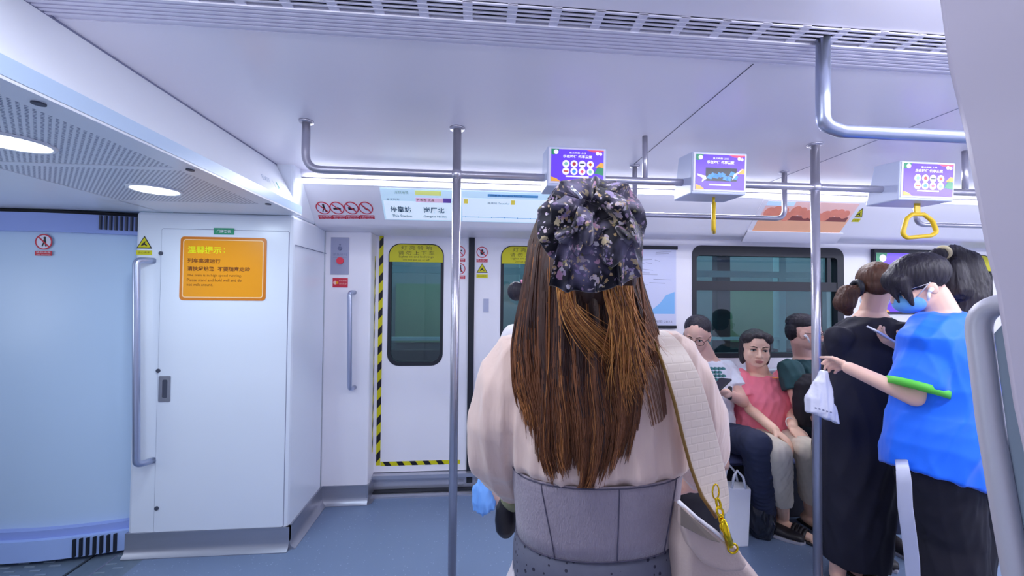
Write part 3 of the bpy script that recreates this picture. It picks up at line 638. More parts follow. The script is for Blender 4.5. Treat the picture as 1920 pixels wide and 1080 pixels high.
# ---------------------------------------------------------------- signs
def picto(mb, fr, cx, cy, r, kind, d=0.0022):
    P = lambda pts: poly(mb, fr, [(cx+a*r, cy+b*r) for a, b in pts], d-0.0008, d)
    C = lambda x, y, q: poly(mb, fr, circ(cx+x*r, cy+y*r, q*r, 10), d-0.0008, d)
    if kind == 'lean': C(0.12, 0.5, 0.16); P([(-0.02, 0.32), (0.24, 0.36), (0.3, -0.1), (0.36, -0.6), (0.22, -0.62), (0.1, -0.12), (-0.1, -0.6), (-0.24, -0.56), (-0.02, 0.0)])
    elif kind == 'hand': P([(-0.28, -0.45), (-0.34, 0.1), (-0.2, 0.12), (-0.16, 0.45), (-0.04, 0.45), (-0.02, 0.55), (0.08, 0.55), (0.1, 0.42), (0.22, 0.4), (0.22, 0.0), (0.4, 0.1), (0.44, 0.0), (0.2, -0.45)])
    elif kind == 'shoe': P([(-0.55, -0.1), (-0.5, 0.05), (-0.1, 0.02), (0.15, 0.2), (0.3, 0.05), (0.55, -0.05), (0.5, -0.22), (-0.5, -0.25)])
    elif kind == 'box': P([(-0.45, -0.3), (-0.45, 0.15), (-0.05, 0.15), (0.0, 0.02), (0.4, 0.02), (0.4, -0.3)]); C(-0.25, 0.28, 0.13)
    elif kind == 'stick': P([(-0.5, 0.25), (-0.42, 0.33), (0.5, -0.25), (0.42, -0.33)]); P([(-0.3, -0.05), (-0.2, 0.0), (0.2, -0.3), (0.15, -0.38)])
    elif kind == 'door': P([(-0.1, -0.5), (-0.1, 0.5), (0.05, 0.5), (0.05, -0.5)]); C(0.3, 0.2, 0.15)
    elif kind == 'blank_hand': P([(-0.25, -0.4), (-0.25, 0.3), (-0.1, 0.5), (0.2, 0.3), (0.3, -0.1), (0.1, -0.4)])
def prohibition(fr, cx, cy, r, kind, txt, label, group=None, name='prohibition_sign'):
    o = fr.p(cx, cy); e = empty(name, o, label, 'sign', group)
    m = MB(); poly(m, fr, circ(cx, cy, r*0.95, 28), 0, 0.0012); m.build('disc', signw, e)
    m = MB(); picto(m, fr, cx, cy, r, kind); m.build('pictogram', signb, e)
    m = MB(); ringpoly(m, fr, circ(cx, cy, r, 28), circ(cx, cy, r*0.86, 28), 0.0, 0.0022); m.build('red_ring', red_m, e)
    m = MB(); a = math.radians(-45); dx, dy = math.cos(a)*r*0.9, math.sin(a)*r*0.9; t = r*0.05
    poly(m, fr, [(cx-dx-t, cy-dy-t), (cx-dx+t, cy-dy+t), (cx+dx+t, cy+dy+t), (cx+dx-t, cy+dy-t)], 0.0012, 0.0028); m.build('slash', red_m, e)
    m = MB(); plate(m, fr, cx-r*0.98, cy-r*1.78, cx+r*0.98, cy-r*1.18, 0, 0.0014); lp = m.build('label_plate', red_m, e)
    m = MB(); text(m, fr, txt, cx, cy-r*1.48, r*1.7, r*0.22, 0.0, True, 0.0018); text(m, fr, {'hand': 'Keep hands off', 'lean': 'No leaning'}.get(kind, 'No '+kind), cx, cy-r*1.72, r*1.5, r*0.13, 0.0, True, 0.0018); m.build('lettering', signw, lp)
def warning(fr, cx, cy, r, txt, label, flip=1):
    e = empty('warning_sign', fr.p(cx, cy), label, 'sign')
    T = lambda q: [(cx+q*1.0, cy-q*0.72), (cx, cy+q*1.0), (cx-q*1.0, cy-q*0.72)]
    m = MB(); poly(m, fr, T(r), 0, 0.0010); m.build('black_border', signb, e)
    m = MB(); poly(m, fr, T(r*0.80), 0.0010, 0.0016); m.build('yellow_triangle', signy, e)
    m = MB(); poly(m, fr, [(cx-0.42*r, cy-0.42*r), (cx-0.3*r, cy-0.12*r), (cx-0.02*r, cy+0.12*r), (cx+0.14*r, cy+0.3*r), (cx+0.1*r, cy-0.05*r), (cx+0.4*r, cy-0.3*r), (cx+0.36*r, cy-0.45*r), (cx+0.05*r, cy-0.22*r)], 0.0016, 0.0022); m.build('pictogram', signb, e)
    m = MB(); plate(m, fr, cx-r*1.0, cy-r*1.62, cx+r*1.0, cy-r*0.98, 0, 0.0012); lp = m.build('label_plate', signy, e)
    m = MB(); text(m, fr, txt, cx, cy-r*1.42, r*1.5, r*0.26, 0, True, 0.0016); m.build('lettering', MATS['sticker_print'], lp)
# orange notice
CD = Frame((0, 2.3245, 0), (1, 0, 0), (0, 0, 1))
a = px(338, 443, 2.32); b = px(497, 564, 2.32); W, H = b.x-a.x, a.z-b.z; f = Frame((a.x, 2.3255, b.z), (1, 0, 0), (0, 0, 1))
e = empty('notice_board', (a.x+W/2, 2.32, b.z), 'orange safety notice with yellow and brown lettering on the white cabinet', 'notice')
m = MB(); poly(m, f, rrpts(0, 0, W, H, 0.02), 0, 0.002); m.build('border', orange_d, e)
m = MB(); poly(m, f, rrpts(0.014, 0.014, W-0.014, H-0.014, 0.016), 0.002, 0.0025); fc = m.build('face', orange_m, e)
m = MB(); ringpoly(m, f, rrpts(0.014, 0.014, W-0.014, H-0.014, 0.016), rrpts(0.019, 0.019, W-0.019, H-0.019, 0.012), 0.0025, 0.003); m.build('pale_outline', mat('notice_pale_line', rgb(248, 205, 150), 0.4), fc)
m = MB(); text(m, f, '温馨提示', W*0.085, H*0.735, W*0.39, H*0.115, 0.03, False, 0.0031); text(m, f, '：', W*0.50, H*0.755, None, H*0.07, 0.02, False, 0.0031); m.build('lettering', mat('notice_yellow', rgb(244, 232, 10), 0.4), fc)
m = MB(); text(m, f, '列车高速运行', W*0.085, H*0.585, W*0.38, H*0.075, 0.022, False, 0.0031)
text(m, f, '请扶好站稳', W*0.085, H*0.46, W*0.31, H*0.072, 0.022, False, 0.0031); text(m, f, '不要随意走动', W*0.435, H*0.46, W*0.375, H*0.072, 0.022, False, 0.0031); m.build('lettering', brown_m, fc)
m = MB(); text(m, f, 'The train is in high speed running.', W*0.085, H*0.365, W*0.63, H*0.048, 0.0, False, 0.0031); text(m, f, 'Please stand and hold well and do', W*0.085, H*0.295, W*0.63, H*0.048, 0.0, False, 0.0031)
text(m, f, 'not walk around.', W*0.085, H*0.225, W*0.30, H*0.042, 0.0, False, 0.0031); m.build('lettering', brown_m, fc)
a = px(400, 427, 2.32); b = px(438, 440, 2.32); f = Frame((a.x, 2.3255, b.z), (1, 0, 0), (0, 0, 1)); W, H = b.x-a.x, a.z-b.z
e = empty('label_plate', (a.x, 2.32, b.z), 'small green label above the orange notice', 'sign')
m = MB(); plate(m, f, 0, 0, W, H, 0, 0.0015); m.build('plate', green_m, e); m = MB(); text(m, f, '门隔离锁', W/2, H*0.25, W*0.68, H*0.48, 0.01, True, 0.002); m.build('lettering', signw, e)
CC = Frame((0, 2.3295, 0), (1, 0, 0), (0, 0, 1))
p = px(271, 456, 2.33); warning(CC, p.x, p.z, 0.04, '当心夹手', 'yellow triangular warning sign above the long grab handle on the cabinet')
p = px(87, 454, 2.35); s_ = (p.x+2.42)/0.6; DF = Frame((0, 2.338, 0), (1, 0, 0), (0, 0, 1)); prohibition(DF, p.x, p.z, 0.042, 'lean', '请勿倚靠', 'round red no-leaning sign on the blue gangway wall')
# beam exit sign
bn = V((-1.0, 0, 1.87)); BF = Frame((-1.0+0.0, 0, 1.87), (0, 1, 0), V((-0.15, 0, 0.295)))
p = pxp(520, 348, bn, BF.n); q = (p-BF.O); cx, cy = q.dot(BF.r), q.dot(BF.u)
e = empty('exit_sign', p, 'faint green running-man exit mark on the pale beam left of the door', 'sign')
m = MB(); poly(m, BF, rrpts(cx-0.035, cy-0.028, cx+0.035, cy+0.028, 0.008), 0.0, 0.001); m.build('plate', beam_m, e)
m = MB(); picto(m, BF, cx, cy, 0.036, 'lean', 0.0018); m.build('pictogram', mat('pale_green', rgb(90, 180, 160), 0.4), e)
m = MB(); text(m, BF, '紧急出口', cx+0.055, cy-0.005, 0.14, 0.03, 0, False, 0.001); text(m, BF, 'EXIT', cx-0.15, cy-0.012, 0.08, 0.03, 0, False, 0.001); m.build('lettering', mat('faint_grey_print', rgb(170, 186, 206), 0.4), e)
# fascia signs
def fa(x, y):
    p = pxp(x, y, FA.O, FA.n); q = p-FA.O; return q.dot(FA.r), q.dot(FA.u)
for i, (x, k, t, lb) in enumerate(((606, 'lean', '请勿倚靠', 'leftmost of the four round red signs above the door: standing figure'), (632, 'shoe', '请勿蹬踏', 'second of the four round red signs above the door: low flat symbol'), (659, 'box', '请勿饮食', 'third of the four round red signs above the door: dark block symbol'), (686, 'stick', '请勿吸烟', 'fourth round red sign, nearest the route display: thin diagonal symbol'))):
    cx, cy = fa(x, 390); prohibition(FA, cx, cy, 0.044, k, t, lb, 'prohibition signs above the door')
x0, y1 = fa(712, 352); x0b, y0 = fa(720, 411); x1, _ = fa(1040, 360)
e = empty('route_display', FA.p((x0+x1)/2, y0), 'long pale backlit route display above the closed doors', 'display')
disp = mat('display_pale_blue', rgb(196, 224, 240), 0.25, emit=0.32); disp2 = mat('display_white_panel', rgb(222, 238, 248), 0.25, emit=0.36)
dtxt = mat('display_dark_text', rgb(70, 100, 122), 0.4, emit=0.05); dgr = mat('display_pale_green', rgb(216, 226, 130), 0.4, emit=0.28); dpk = mat('display_pink_bar', rgb(232, 196, 220), 0.4, emit=0.25); dbl = mat('display_blue_bar', rgb(90, 150, 200), 0.4, emit=0.2); dpu = mat('display_violet', rgb(110, 80, 170), 0.4, emit=0.15)
W, H = x1-x0, y1-y0; f = Frame(FA.p(x0, y0, 0.0012), FA.r, FA.u)
m = MB(); plate(m, f, 0, 0, W, H, 0, 0.002); pn = m.build('panel', disp, e)
m = MB(); plate(m, f, 0.01, 0.005, 0.46, H*0.62, 0.002, 0.0025); plate(m, f, 0.50, 0.005, W-0.01, H*0.78, 0.002, 0.0025); m.build('white_area', disp2, pn)
m = MB(); text(m, f, '停靠站', 0.045, H*0.26, 0.13, H*0.19, 0.02, False, 0.0031); text(m, f, '岗厦北', 0.255, H*0.26, 0.13, H*0.19, 0.02, False, 0.0031)
text(m, f, 'This Station', 0.05, H*0.10, 0.125, H*0.085, 0.01, False, 0.0031); text(m, f, 'Gangxia North', 0.25, H*0.09, 0.145, H*0.09, 0.01, False, 0.0031)
text(m, f, '本次列车', 0.03, H*0.62, 0.08, H*0.08, 0, False, 0.0031); text(m, f, '换乘站 Transfer', 0.66, H*0.60, 0.14, H*0.07, 0, False, 0.0031)
m.build('lettering', dtxt, pn, kind='stuff')
m = MB(); text(m, f, '深圳地铁', 0.085, H*0.84, 0.085, H*0.09, 0, False, 0.0031); m.build('lettering', mat('display_green_text', rgb(110, 160, 140), 0.4), pn)
m = MB(); plate(m, f, 0.21, H*0.82, 0.37, H*0.96, 0.002, 0.003); m.build('green_bar', dgr, pn)
m = MB(); plate(m, f, 0.21, H*0.60, 0.38, H*0.74, 0.002, 0.003); m.build('pink_bar', dpk, pn)
m = MB(); plate(m, f, 0.38, H*0.60, 0.43, H*0.74, 0.002, 0.003); m.build('violet_box', dpu, pn)
m = MB(); text(m, f, '往布吉 终点', 0.215, H*0.63, 0.11, H*0.08, 0.02, False, 0.0035); m.build('lettering', brown_m, pn)
m = MB(); plate(m, f, 0.66, H*0.84, 0.98, H*0.92, 0.002, 0.003); m.build('blue_bar', dbl, pn)
m = MB(); text(m, f, '岗厦北 Gangxia North', 0.68, H*0.85, 0.2, H*0.06, 0, False, 0.0035); m.build('lettering', mat('display_navy', rgb(40, 70, 140), 0.4), pn)
m = MB(); [poly(m, f, circ(0.52+0.085*k, H*0.16, 0.004, 8), 0.0025, 0.0032) for k in range(7)]; plate(m, f, 0.5, H*0.155, W-0.02, H*0.165, 0.0025, 0.003); m.build('route_line', dbl, pn)
m = MB(); [plate(m, f, 0.51+0.3*k, H*0.60, 0.535+0.3*k, H*0.74, 0.0025, 0.003) for k in range(2)]; m.build('yellow_marker', mat('display_yellow', rgb(236, 216, 90), 0.4, emit=0.2), pn)
# printed advert on the fascia (bowls of peaches), faint glow put into its colours
x0, y1 = fa(1440, 376); x1, y0 = fa(1572, 437)
_, yb = fa(1500, 452)
e = empty('advert_frame', FA.p((x0+x1)/2, yb), 'slanted advert panel picturing peach coloured fruit above the seat window', 'advert')
f = Frame(FA.p(x0, y0, 0.004), FA.r, FA.u); W, H = x1-x0, y1-y0
m = MB(); plate(m, f, -0.035, y0*0+ (yb-y0)-0.012, W+0.03, H*0.02, -0.006, 0.006); m.build('holder', white, e, bevel=0.002)
m = MB(); plate(m, f, -0.035, yb-y0-0.012, W+0.03, H+0.01, -0.006, 0.0); m.build('backing', white, e)
p1_ = mat('advert_peach_ground', rgb(236, 176, 140), 0.4, emit=0.12, var=0.05); p2_ = mat('advert_pale_sky', rgb(190, 220, 246), 0.4, emit=0.2)
p3_ = mat('advert_peach_fruit', rgb(226, 140, 116), 0.4, emit=0.1, var=0.15, vscale=14); p4_ = mat('advert_brown', rgb(150, 84, 78), 0.4)
m = MB(); plate(m, f, 0, 0, W, H*0.5, 0, 0.001); m.build('picture_ground', p1_, e)
m = MB(); plate(m, f, 0, H*0.5, W, H, 0, 0.001); m.build('picture_sky', mat('advert_rose', rgb(232, 190, 184), 0.4, emit=0.15), e)
m = MB(); plate(m, f, 0, H*0.86, W*0.3, H, 0.001, 0.0014); m.build('picture_corner', p2_, e)
m = MB(); plate(m, f, W*0.06, H*0.4, W*0.98, H*0.55, 0.001, 0.0012); m.build('picture_shadow', p4_, e)
rr = random.Random(5)
for k in range(13):
    cx, cy, r = W*(0.07+0.07*k)+0.004, H*(0.52+0.2*rr.random()), H*(0.13+0.05*rr.random())
    m = MB(); poly(m, f, circ(min(cx, W*0.93), cy, r, 14), 0.0014+0.0001*k, 0.0016+0.0001*k); m.build('fruit', p3_, e)
cx, cy = fa(1611, 400); warning(FA, cx, cy, 0.042, '当心夹手', 'yellow triangular warning sign right of the peach advert on the sloping panel')
# emergency panel on the pillar
PF = Frame((0, WY-0.0005, 0), (1, 0, 0), (0, 0, 1))
a = px(621, 445, 2.8); b = px(654, 515, 2.8)
e = empty('emergency_intercom', (a.x, 2.8, b.z), 'grey emergency intercom plate with red button on the door pillar', 'intercom')
greyp = mat('intercom_grey_plate', rgb(158, 160, 184), 0.35, metal=0.3)
m = MB(); plate(m, PF, a.x, b.z, b.x, a.z, 0, 0.004); m.build('plate', greyp, e, bevel=0.002)
cx = (a.x+b.x)/2; m = MB(); poly(m, PF, circ(cx+0.004, px(637, 489, 2.8).z, 0.024, 24), 0.004, 0.016); m.build('red_button', mat('button_red', rgb(232, 60, 80), 0.35), e, bevel=0.002)
m = MB(); z = px(637, 466, 2.8).z; poly(m, PF, circ(cx, z, 0.014, 16), 0.004, 0.010); poly(m, PF, circ(cx, z+0.026, 0.006, 10), 0.004, 0.006); m.build('indicator', seam_m, e)
m = MB(); text(m, PF, '紧急呼叫', cx, z-0.05, 0.09, 0.016, 0, True, 0.0046); plate(m, PF, a.x+0.015, z-0.062, b.x-0.015, z-0.0605, 0.004, 0.0045); m.build('lettering', seam_m, e, kind='stuff')
a = px(624, 521, 2.8); b = px(652, 539, 2.8); W, H = b.x-a.x, a.z-b.z; f = Frame((a.x, 2.7995, b.z), (1, 0, 0), (0, 0, 1))
e = empty('instruction_sign', (a.x, 2.8, b.z), 'small red instruction sign just below the emergency intercom', 'sign')
m = MB(); plate(m, f, 0, 0, W, H, 0, 0.0015); m.build('plate', red_m, e)
m = MB(); poly(m, f, circ(W*0.17, H*0.5, H*0.2, 12), 0.0015, 0.002); text(m, f, '紧急按钮', W*0.42, H*0.62, W*0.5, H*0.2, 0, False, 0.002); text(m, f, '请勿乱动', W*0.42, H*0.3, W*0.5, H*0.2, 0, False, 0.002); m.build('lettering', mat('pale_pink_print', rgb(244, 190, 180), 0.4), e)
m = MB(); plate(m, f, W*0.22, H*0.36, W*0.38, H*0.62, 0.0021, 0.0026); m.build('orange_mark', orange_m, e)
# door signs
DF2 = Frame((0, DY-0.0005, 0), (1, 0, 0), (0, 0, 1))
p = px(904, 473, DY); prohibition(DF2, p.x, p.z, 0.042, 'hand', '禁止扶门', 'round red hand sign on the right door leaf beside the black seal')
p = px(904, 504, DY); warning(DF2, p.x, p.z, 0.042, '当心夹手', 'yellow triangular warning sign on the right door leaf beside the black seal')
p = px(862, 472, DY); prohibition(DF2, p.x-0.0, p.z, 0.042, 'door', '禁止倚靠', 'upper round red sign on the left door leaf, half hidden by the pole')
p = px(862, 504, DY); prohibition(DF2, p.x, p.z, 0.042, 'lean', '请勿倚靠', 'lower round red sign on the left door leaf, half hidden by the pole')
# map poster between door and window
a = px(1188, 460, 2.79); b = px(1268, 615, 2.79); W, H = b.x-a.x+0.0, a.z-b.z; x0 = a.x-0.06; W = b.x-x0
f = Frame((x0, 2.797, b.z), (1, 0, 0), (0, 0, 1))
e = empty('route_map', (x0+W/2, 2.8, b.z), 'framed pale route map on the wall right of the long-haired woman’s scarf', 'map')
m = MB(); plate(m, f, 0, 0.0, W, H, 0, 0.004); m.build('sheet', mat('map_paper', rgb(206, 210, 236), 0.35), e)
m = MB(); plate(m, f, 0, H-0.026, W+0.008, H, 0, 0.014); m.build('clamp_bar', black_m, e); m = MB(); plate(m, f, 0, -0.004, W, 0.018, 0, 0.014); m.build('clamp_bar', black_m, e)
m = MB(); poly(m, f, [(W*0.42, H*0.17), (W*0.97, H*0.17), (W*0.97, H*0.44), (W*0.80, H*0.40), (W*0.68, H*0.30), (W*0.52, H*0.22)], 0.004, 0.0045); m.build('sea_area', mat('map_sea_blue', rgb(130, 186, 236), 0.4), e)
ml = mat('map_line_grey', rgb(120, 124, 150), 0.4)
m = MB(); rr = random.Random(11)
for k in range(16):
    x, y = rr.uniform(0.05, 0.6)*W, rr.uniform(0.3, 0.92)*H
    L, dz = rr.uniform(0.1, 0.35)*W, rr.uniform(-0.03, 0.03)*H; poly(m, f, [(x, y), (x+L, y+dz), (x+L, y+dz+0.0025), (x, y+0.0025)], 0.004, 0.0046)
text(m, f, '线路图 2022', W*0.7, H*0.06, W*0.45, H*0.035, 0, True, 0.0046); m.build('route_line', ml, e, kind='stuff')
# wall screen right of the seat window
a = px(1634, 467, 2.79); x0 = a.x; z1 = a.z; W, H = 0.66, 0.50
e = empty('wall_screen', (x0+W/2, 2.79, z1-H), 'purple wall screen behind the two standing women at right', 'screen')
m = MB(); m.box((x0, 2.77, z1-H), (x0+W, 2.80, z1)); m.build('housing', black_m, e, bevel=0.005)
show(e, Frame((x0+0.012, 2.768, z1-H+0.015), (1, 0, 0), (0, 0, 1)), W-0.024, H-0.045, 'logos')
# ---------------------------------------------------------------- seats along the far wall
seatb = mat('seat_blue_plastic', rgb(120, 128, 176), 0.35, var=0.03); seatd = mat('seat_base_dark', rgb(44, 46, 60), 0.5)
be = empty('bench', (2.2, 2.6, 0), 'row of bluish plastic seats on a dark base under the window', 'bench')
for x in (1.46, 1.90, 2.34, 2.78):
    rings = []
    for (y, z, t) in ((2.30, 0.41, 0.02), (2.33, 0.435, 0.03), (2.45, 0.43, 0.035), (2.60, 0.43, 0.04)): rings.append(((x, y, z), (0.212, 0, 0), (0, 0, t/2)))
    s_ = MB().loft(rings, 20, power=5).build('seat', seatb, be, smooth=True)
    rings = [((x, 2.66, 0.44), (0.212, 0, 0), (0, 0.03, 0)), ((x, 2.70, 0.60), (0.214, 0, 0), (0, 0.028, 0)), ((x, 2.745, 0.80), (0.21, 0, 0), (0, 0.02, 0)), ((x, 2.76, 0.85), (0.18, 0, 0), (0, 0.012, 0))]
    MB().loft(rings, 20, power=4).build('backrest', seatb, s_, smooth=True)
MB().box((1.20, 2.42, 0.0), (3.2, 2.79, 0.405)).build('base', seatd, be, bevel=0.01)
MB().box((1.19, 2.68, 0.865), (3.25, 2.80, 0.905)).build('trim_11', white, kind='structure', bevel=0.008)
# ---------------------------------------------------------------- near partition at the right edge
pz = [(0.478, 1.92), (0.463, 1.817), (0.454, 1.718), (0.439, 1.629), (0.419, 1.473), (0.411, 1.43), (0.398, 1.303), (0.387, 1.232), (0.375, 1.10), (0.36, 0.9), (0.345, 0.6), (0.34, 0.0)]
poly_ = [(0.6, a, b) for a, b in pz] + [(0.6, -0.2, 0.0), (0.6, -0.2, 2.2), (0.6, 0.50, 2.2)]
m = MB().prism(poly_, (0.09, 0, 0)); o = m.build('wall_pillar', mat('lilac_pillar_paint', rgb(186, 180, 196), 0.4, var=0.01), kind='structure', bevel=0.008); smooth_by_angle(o.data)
e = empty('seat_partition', (0.62, 0.42, 0), 'seat end partition with frosted pane and thick handrail at the right edge', 'partition')
X_ = 0.618
tb = [(X_, 0.33, 1.416), (X_, 0.440, 1.418), (X_, 0.427, 1.27), (X_, 0.415, 1.175), (X_, 0.405, 1.10), (X_, 0.385, 0.85), (X_, 0.37, 0.5), (X_, 0.37, 0.02)]
MB().tube(arc_path(tb, 0.036, 8), 0.0118, 18).build('handrail', mat('matt_handrail_grey', rgb(186, 186, 198), 0.4, metal=0.25), e, smooth=True)
m = MB().prism([(X_+0.004, 0.30, 1.405), (X_+0.004, 0.405, 1.41), (X_+0.004, 0.425, 1.38), (X_+0.004, 0.40, 1.10), (X_+0.004, 0.365, 0.45), (X_+0.004, 0.30, 0.45)], (0.006, 0, 0)); m.build('frosted_pane', mat('frosted_glass', rgb(126, 140, 156), 0.45, spec=0.5), e)
# ---------------------------------------------------------------- people: builders
def voxel(mb, size, smooth=3, disp=None, name='mesh'):
    me = mb.mesh(name); o = bpy.data.objects.new('tmp', me); COL.objects.link(o)
    r = o.modifiers.new('r', 'REMESH'); r.mode = 'VOXEL'; r.voxel_size = size
    if smooth:
        s = o.modifiers.new('s', 'SMOOTH'); s.factor = 0.5; s.iterations = smooth
    bpy.context.view_layer.update()
    dg = bpy.context.evaluated_depsgraph_get(); out = bpy.data.meshes.new_from_object(o.evaluated_get(dg))
    bpy.data.objects.remove(o); bpy.data.meshes.remove(me)
    if disp is not None:
        n = len(out.vertices); co = np.empty(n*3); no = np.empty(n*3)
        out.vertices.foreach_get('co', co); out.vertices.foreach_get('normal', no); co = co.reshape(-1, 3); no = no.reshape(-1, 3)
        out.vertices.foreach_set('co', (co + no*disp(co)[:, None]).ravel()); out.update()
    return out
def folds(amp, kx=(30, 10, 6), seed=0, sharp=1.0, n=5):
    """cloth folds: a few bent sine ridges running mostly along z"""
    r = np.random.default_rng(seed); A = r.normal(size=(n, 3))*np.array(kx); ph = r.uniform(0, 6.28, n); B = r.normal(size=(n, 3))*9; bph = r.uniform(0, 6.28, n)
    def f(p):
        out = np.zeros(len(p))
        for i in range(n):
            s = np.sin(p@A[i] + ph[i] + 1.6*np.sin(p@B[i] + bph[i]))
            out += (1-np.abs(s))**sharp*0.9 - 0.35
        return out*amp/n*2
    return f
def basis(f, u):
    f = V(f).normalized(); u = V(u); u = (u - f*u.dot(f)).normalized(); return f.cross(u), f, u   # right, forward, up
def head(m, c, f, u, s=1.0, jaw=1.0):
    r, f, u = basis(f, u); c = V(c); P = lambda x, y, z: c + (r*x + f*y + u*z)*s
    A = lambda a, b, d: (r*a*s, f*b*s, u*d*s)
    m.ell(P(0, -0.008, 0.030), A(0.074, 0.094, 0.086), 24, 16)
    m.ell(P(0, 0.018, -0.030), A(0.061*jaw, 0.070, 0.074), 22, 14)
    m.ell(P(0, 0.046, -0.082), A(0.030*jaw, 0.030, 0.022), 14, 10)
    for sx in (-1, 1):
        m.ell(P(sx*0.036, 0.060, -0.025), A(0.026, 0.022, 0.026), 12, 8)
        m.ell(P(sx*0.073, -0.010, -0.010), A(0.009, 0.019, 0.031), 12, 10)
        m.ell(P(sx*0.030, 0.081, 0.018), A(0.024, 0.011, 0.008), 10, 8)
    m.limb([P(0, 0.083, 0.008), P(0, 0.100, -0.020), P(0, 0.103, -0.030)], [0.008*s, 0.011*s, 0.012*s], 10)
    for sx in (-1, 1): m.sph(P(sx*0.012, 0.093, -0.032), 0.009*s, 10, 8)
    m.ell(P(0, 0.085, -0.058), A(0.024, 0.009, 0.006), 12, 8); m.ell(P(0, 0.083, -0.067), A(0.020, 0.009, 0.006), 12, 8)
def face(parent, c, f, u, s=1.0, glasses=None, lips=(170, 96, 96), brow=(40, 30, 30), old=False):
    r, f, u = basis(f, u); c = V(c); P = lambda x, y, z: c + (r*x + f*y + u*z)*s
    A = lambda a, b, d: (r*a*s, f*b*s, u*d*s)
    ew, ei = MATS['eye_white'], MATS['eye_dark']
    for sx in (-1, 1):
        m = MB(); m.ell(P(sx*0.031, 0.079, 0.002), A(0.0135, 0.008, 0.0055), 12, 8); e_ = m.build('eye', ew, parent, smooth=True)
        MB().ell(P(sx*0.031, 0.0855, 0.002), A(0.0058, 0.003, 0.0052), 10, 8).build('iris', ei, e_, smooth=True)
        MB().limb([P(sx*0.017, 0.0865, 0.0075), P(sx*0.031, 0.088, 0.0105), P(sx*0.045, 0.080, 0.005)], [0.0018*s, 0.0024*s, 0.0016*s], 6).build('eyelid', MATS['lash_dark'], e_, smooth=True)
        MB().limb([P(sx*0.015, 0.092, 0.022), P(sx*0.031, 0.092, 0.028), P(sx*0.048, 0.080, 0.023)], [0.0030*s, 0.0032*s, 0.0018*s], 6).build('eyebrow', MATS['brow_dark'], parent, smooth=True)
    m = MB(); m.ell(P(0, 0.0895, -0.0585), A(0.023, 0.006, 0.0045), 14, 8); m.ell(P(0, 0.0875, -0.0665), A(0.019, 0.006, 0.0048), 14, 8); m.build('lips', MATS['lip_skin'], parent, smooth=True)
    if glasses:
        g = MATS[glasses]
        for sx in (-1, 1):
            pts = [P(sx*0.033 + 0.026*math.cos(a), 0.104 - 0.004*abs(math.cos(a)), -0.002+0.019*math.sin(a)) for a in [2*PI*k/20 for k in range(20)]]
            MB().tube(pts, 0.0016*s, 6, closed=True).build('glasses_rim', g, parent, smooth=True)
            MB().tube([P(sx*0.058, 0.100, 0.006), P(sx*0.072, 0.07, 0.006), P(sx*0.080, -0.005, 0.004)], 0.0016*s, 6).build('glasses_arm', g, parent, smooth=True)
        MB().tube([P(-0.008, 0.105, 0.003), P(0, 0.107, 0.006), P(0.008, 0.105, 0.003)], 0.0015*s, 6).build('glasses_bridge', g, parent, smooth=True)
def hand(m, wrist, d, n, thumb=1, curl=0.35, s=1.0, spread=0.0, curls=None):
    d = V(d).normalized(); n = V(n); n = (n-d*n.dot(d)).normalized(); c = d.cross(n)*thumb; w_ = V(wrist)
    m.ell(w_ + d*0.047*s, (c*0.041*s, n*0.015*s, d*0.052*s), 16, 10)
    m.ell(w_ + d*0.008*s, (c*0.030*s, n*0.019*s, d*0.03*s), 12, 8)
    for i, (x, L) in enumerate(((0.030, 0.074), (0.0105, 0.083), (-0.0095, 0.077), (-0.029, 0.060))):
        p = w_ + d*(0.084 - abs(i-1.3)*0.004)*s + c*x*s; a = 0.0; cu = curls[i] if curls else curl*(1+0.08*i)
        dd = (d + c*(x*spread)).normalized()
        pts = [p - dd*0.02*s, p]; r_ = [0.0092*s, 0.0088*s]
        for k, fr_ in enumerate((0.44, 0.31, 0.25)):
            a += cu; q = dd*math.cos(a) + n*math.sin(a); p = p + q*L*fr_*s; pts.append(p); r_.append((0.0082, 0.0075, 0.0066)[k]*s)
        m.limb(pts, r_, 8)
    b = w_ + d*0.018*s + c*0.026*s; q = (d*0.62 + c*0.70 + n*0.30).normalized(); q2 = (d*0.80 + c*0.25 + n*0.55).normalized()
    m.limb([b, b+q*0.042*s, b+q*0.042*s+q2*0.030*s, b+q*0.042*s+q2*0.052*s], [0.014*s, 0.0105*s, 0.0092*s, 0.0075*s], 8)
def torso(m, rings, r, power=2.3, n=28):
    """rings: (center, half width, half depth, forward)"""
    out = []
    for c, hw, hd, f in rings:
        rr = V(r).normalized(); ff = V(f).normalized(); out.append((c, rr*hw, ff*hd))
    m.loft(out, n, power=power)
def garment(mb, name, m_, parent, size=0.008, smooth=4, disp=None, **kw):
    return place(voxel(mb, size, smooth, disp), name, m_, parent, **kw)
def skinmat(name, c): return mat(name, c, 0.48, spec=0.4, var=0.06, vscale=14, sss=0.12)
skin1 = skinmat('skin_light', rgb(232, 190, 172)); skin2 = skinmat('skin_warm', rgb(240, 198, 174)); skin3 = skinmat('skin_tan', rgb(232, 188, 170))
mat('eye_white', rgb(226, 222, 220), 0.25); mat('eye_dark', rgb(30, 20, 18), 0.15); mat('lash_dark', rgb(40, 26, 26), 0.6); mat('brow_dark', rgb(56, 42, 42), 0.8); mat('lip_skin', rgb(178, 108, 104), 0.45)
mat('glasses_dark', rgb(60, 26, 30), 0.3); mat('glasses_black', rgb(24, 22, 26), 0.25)
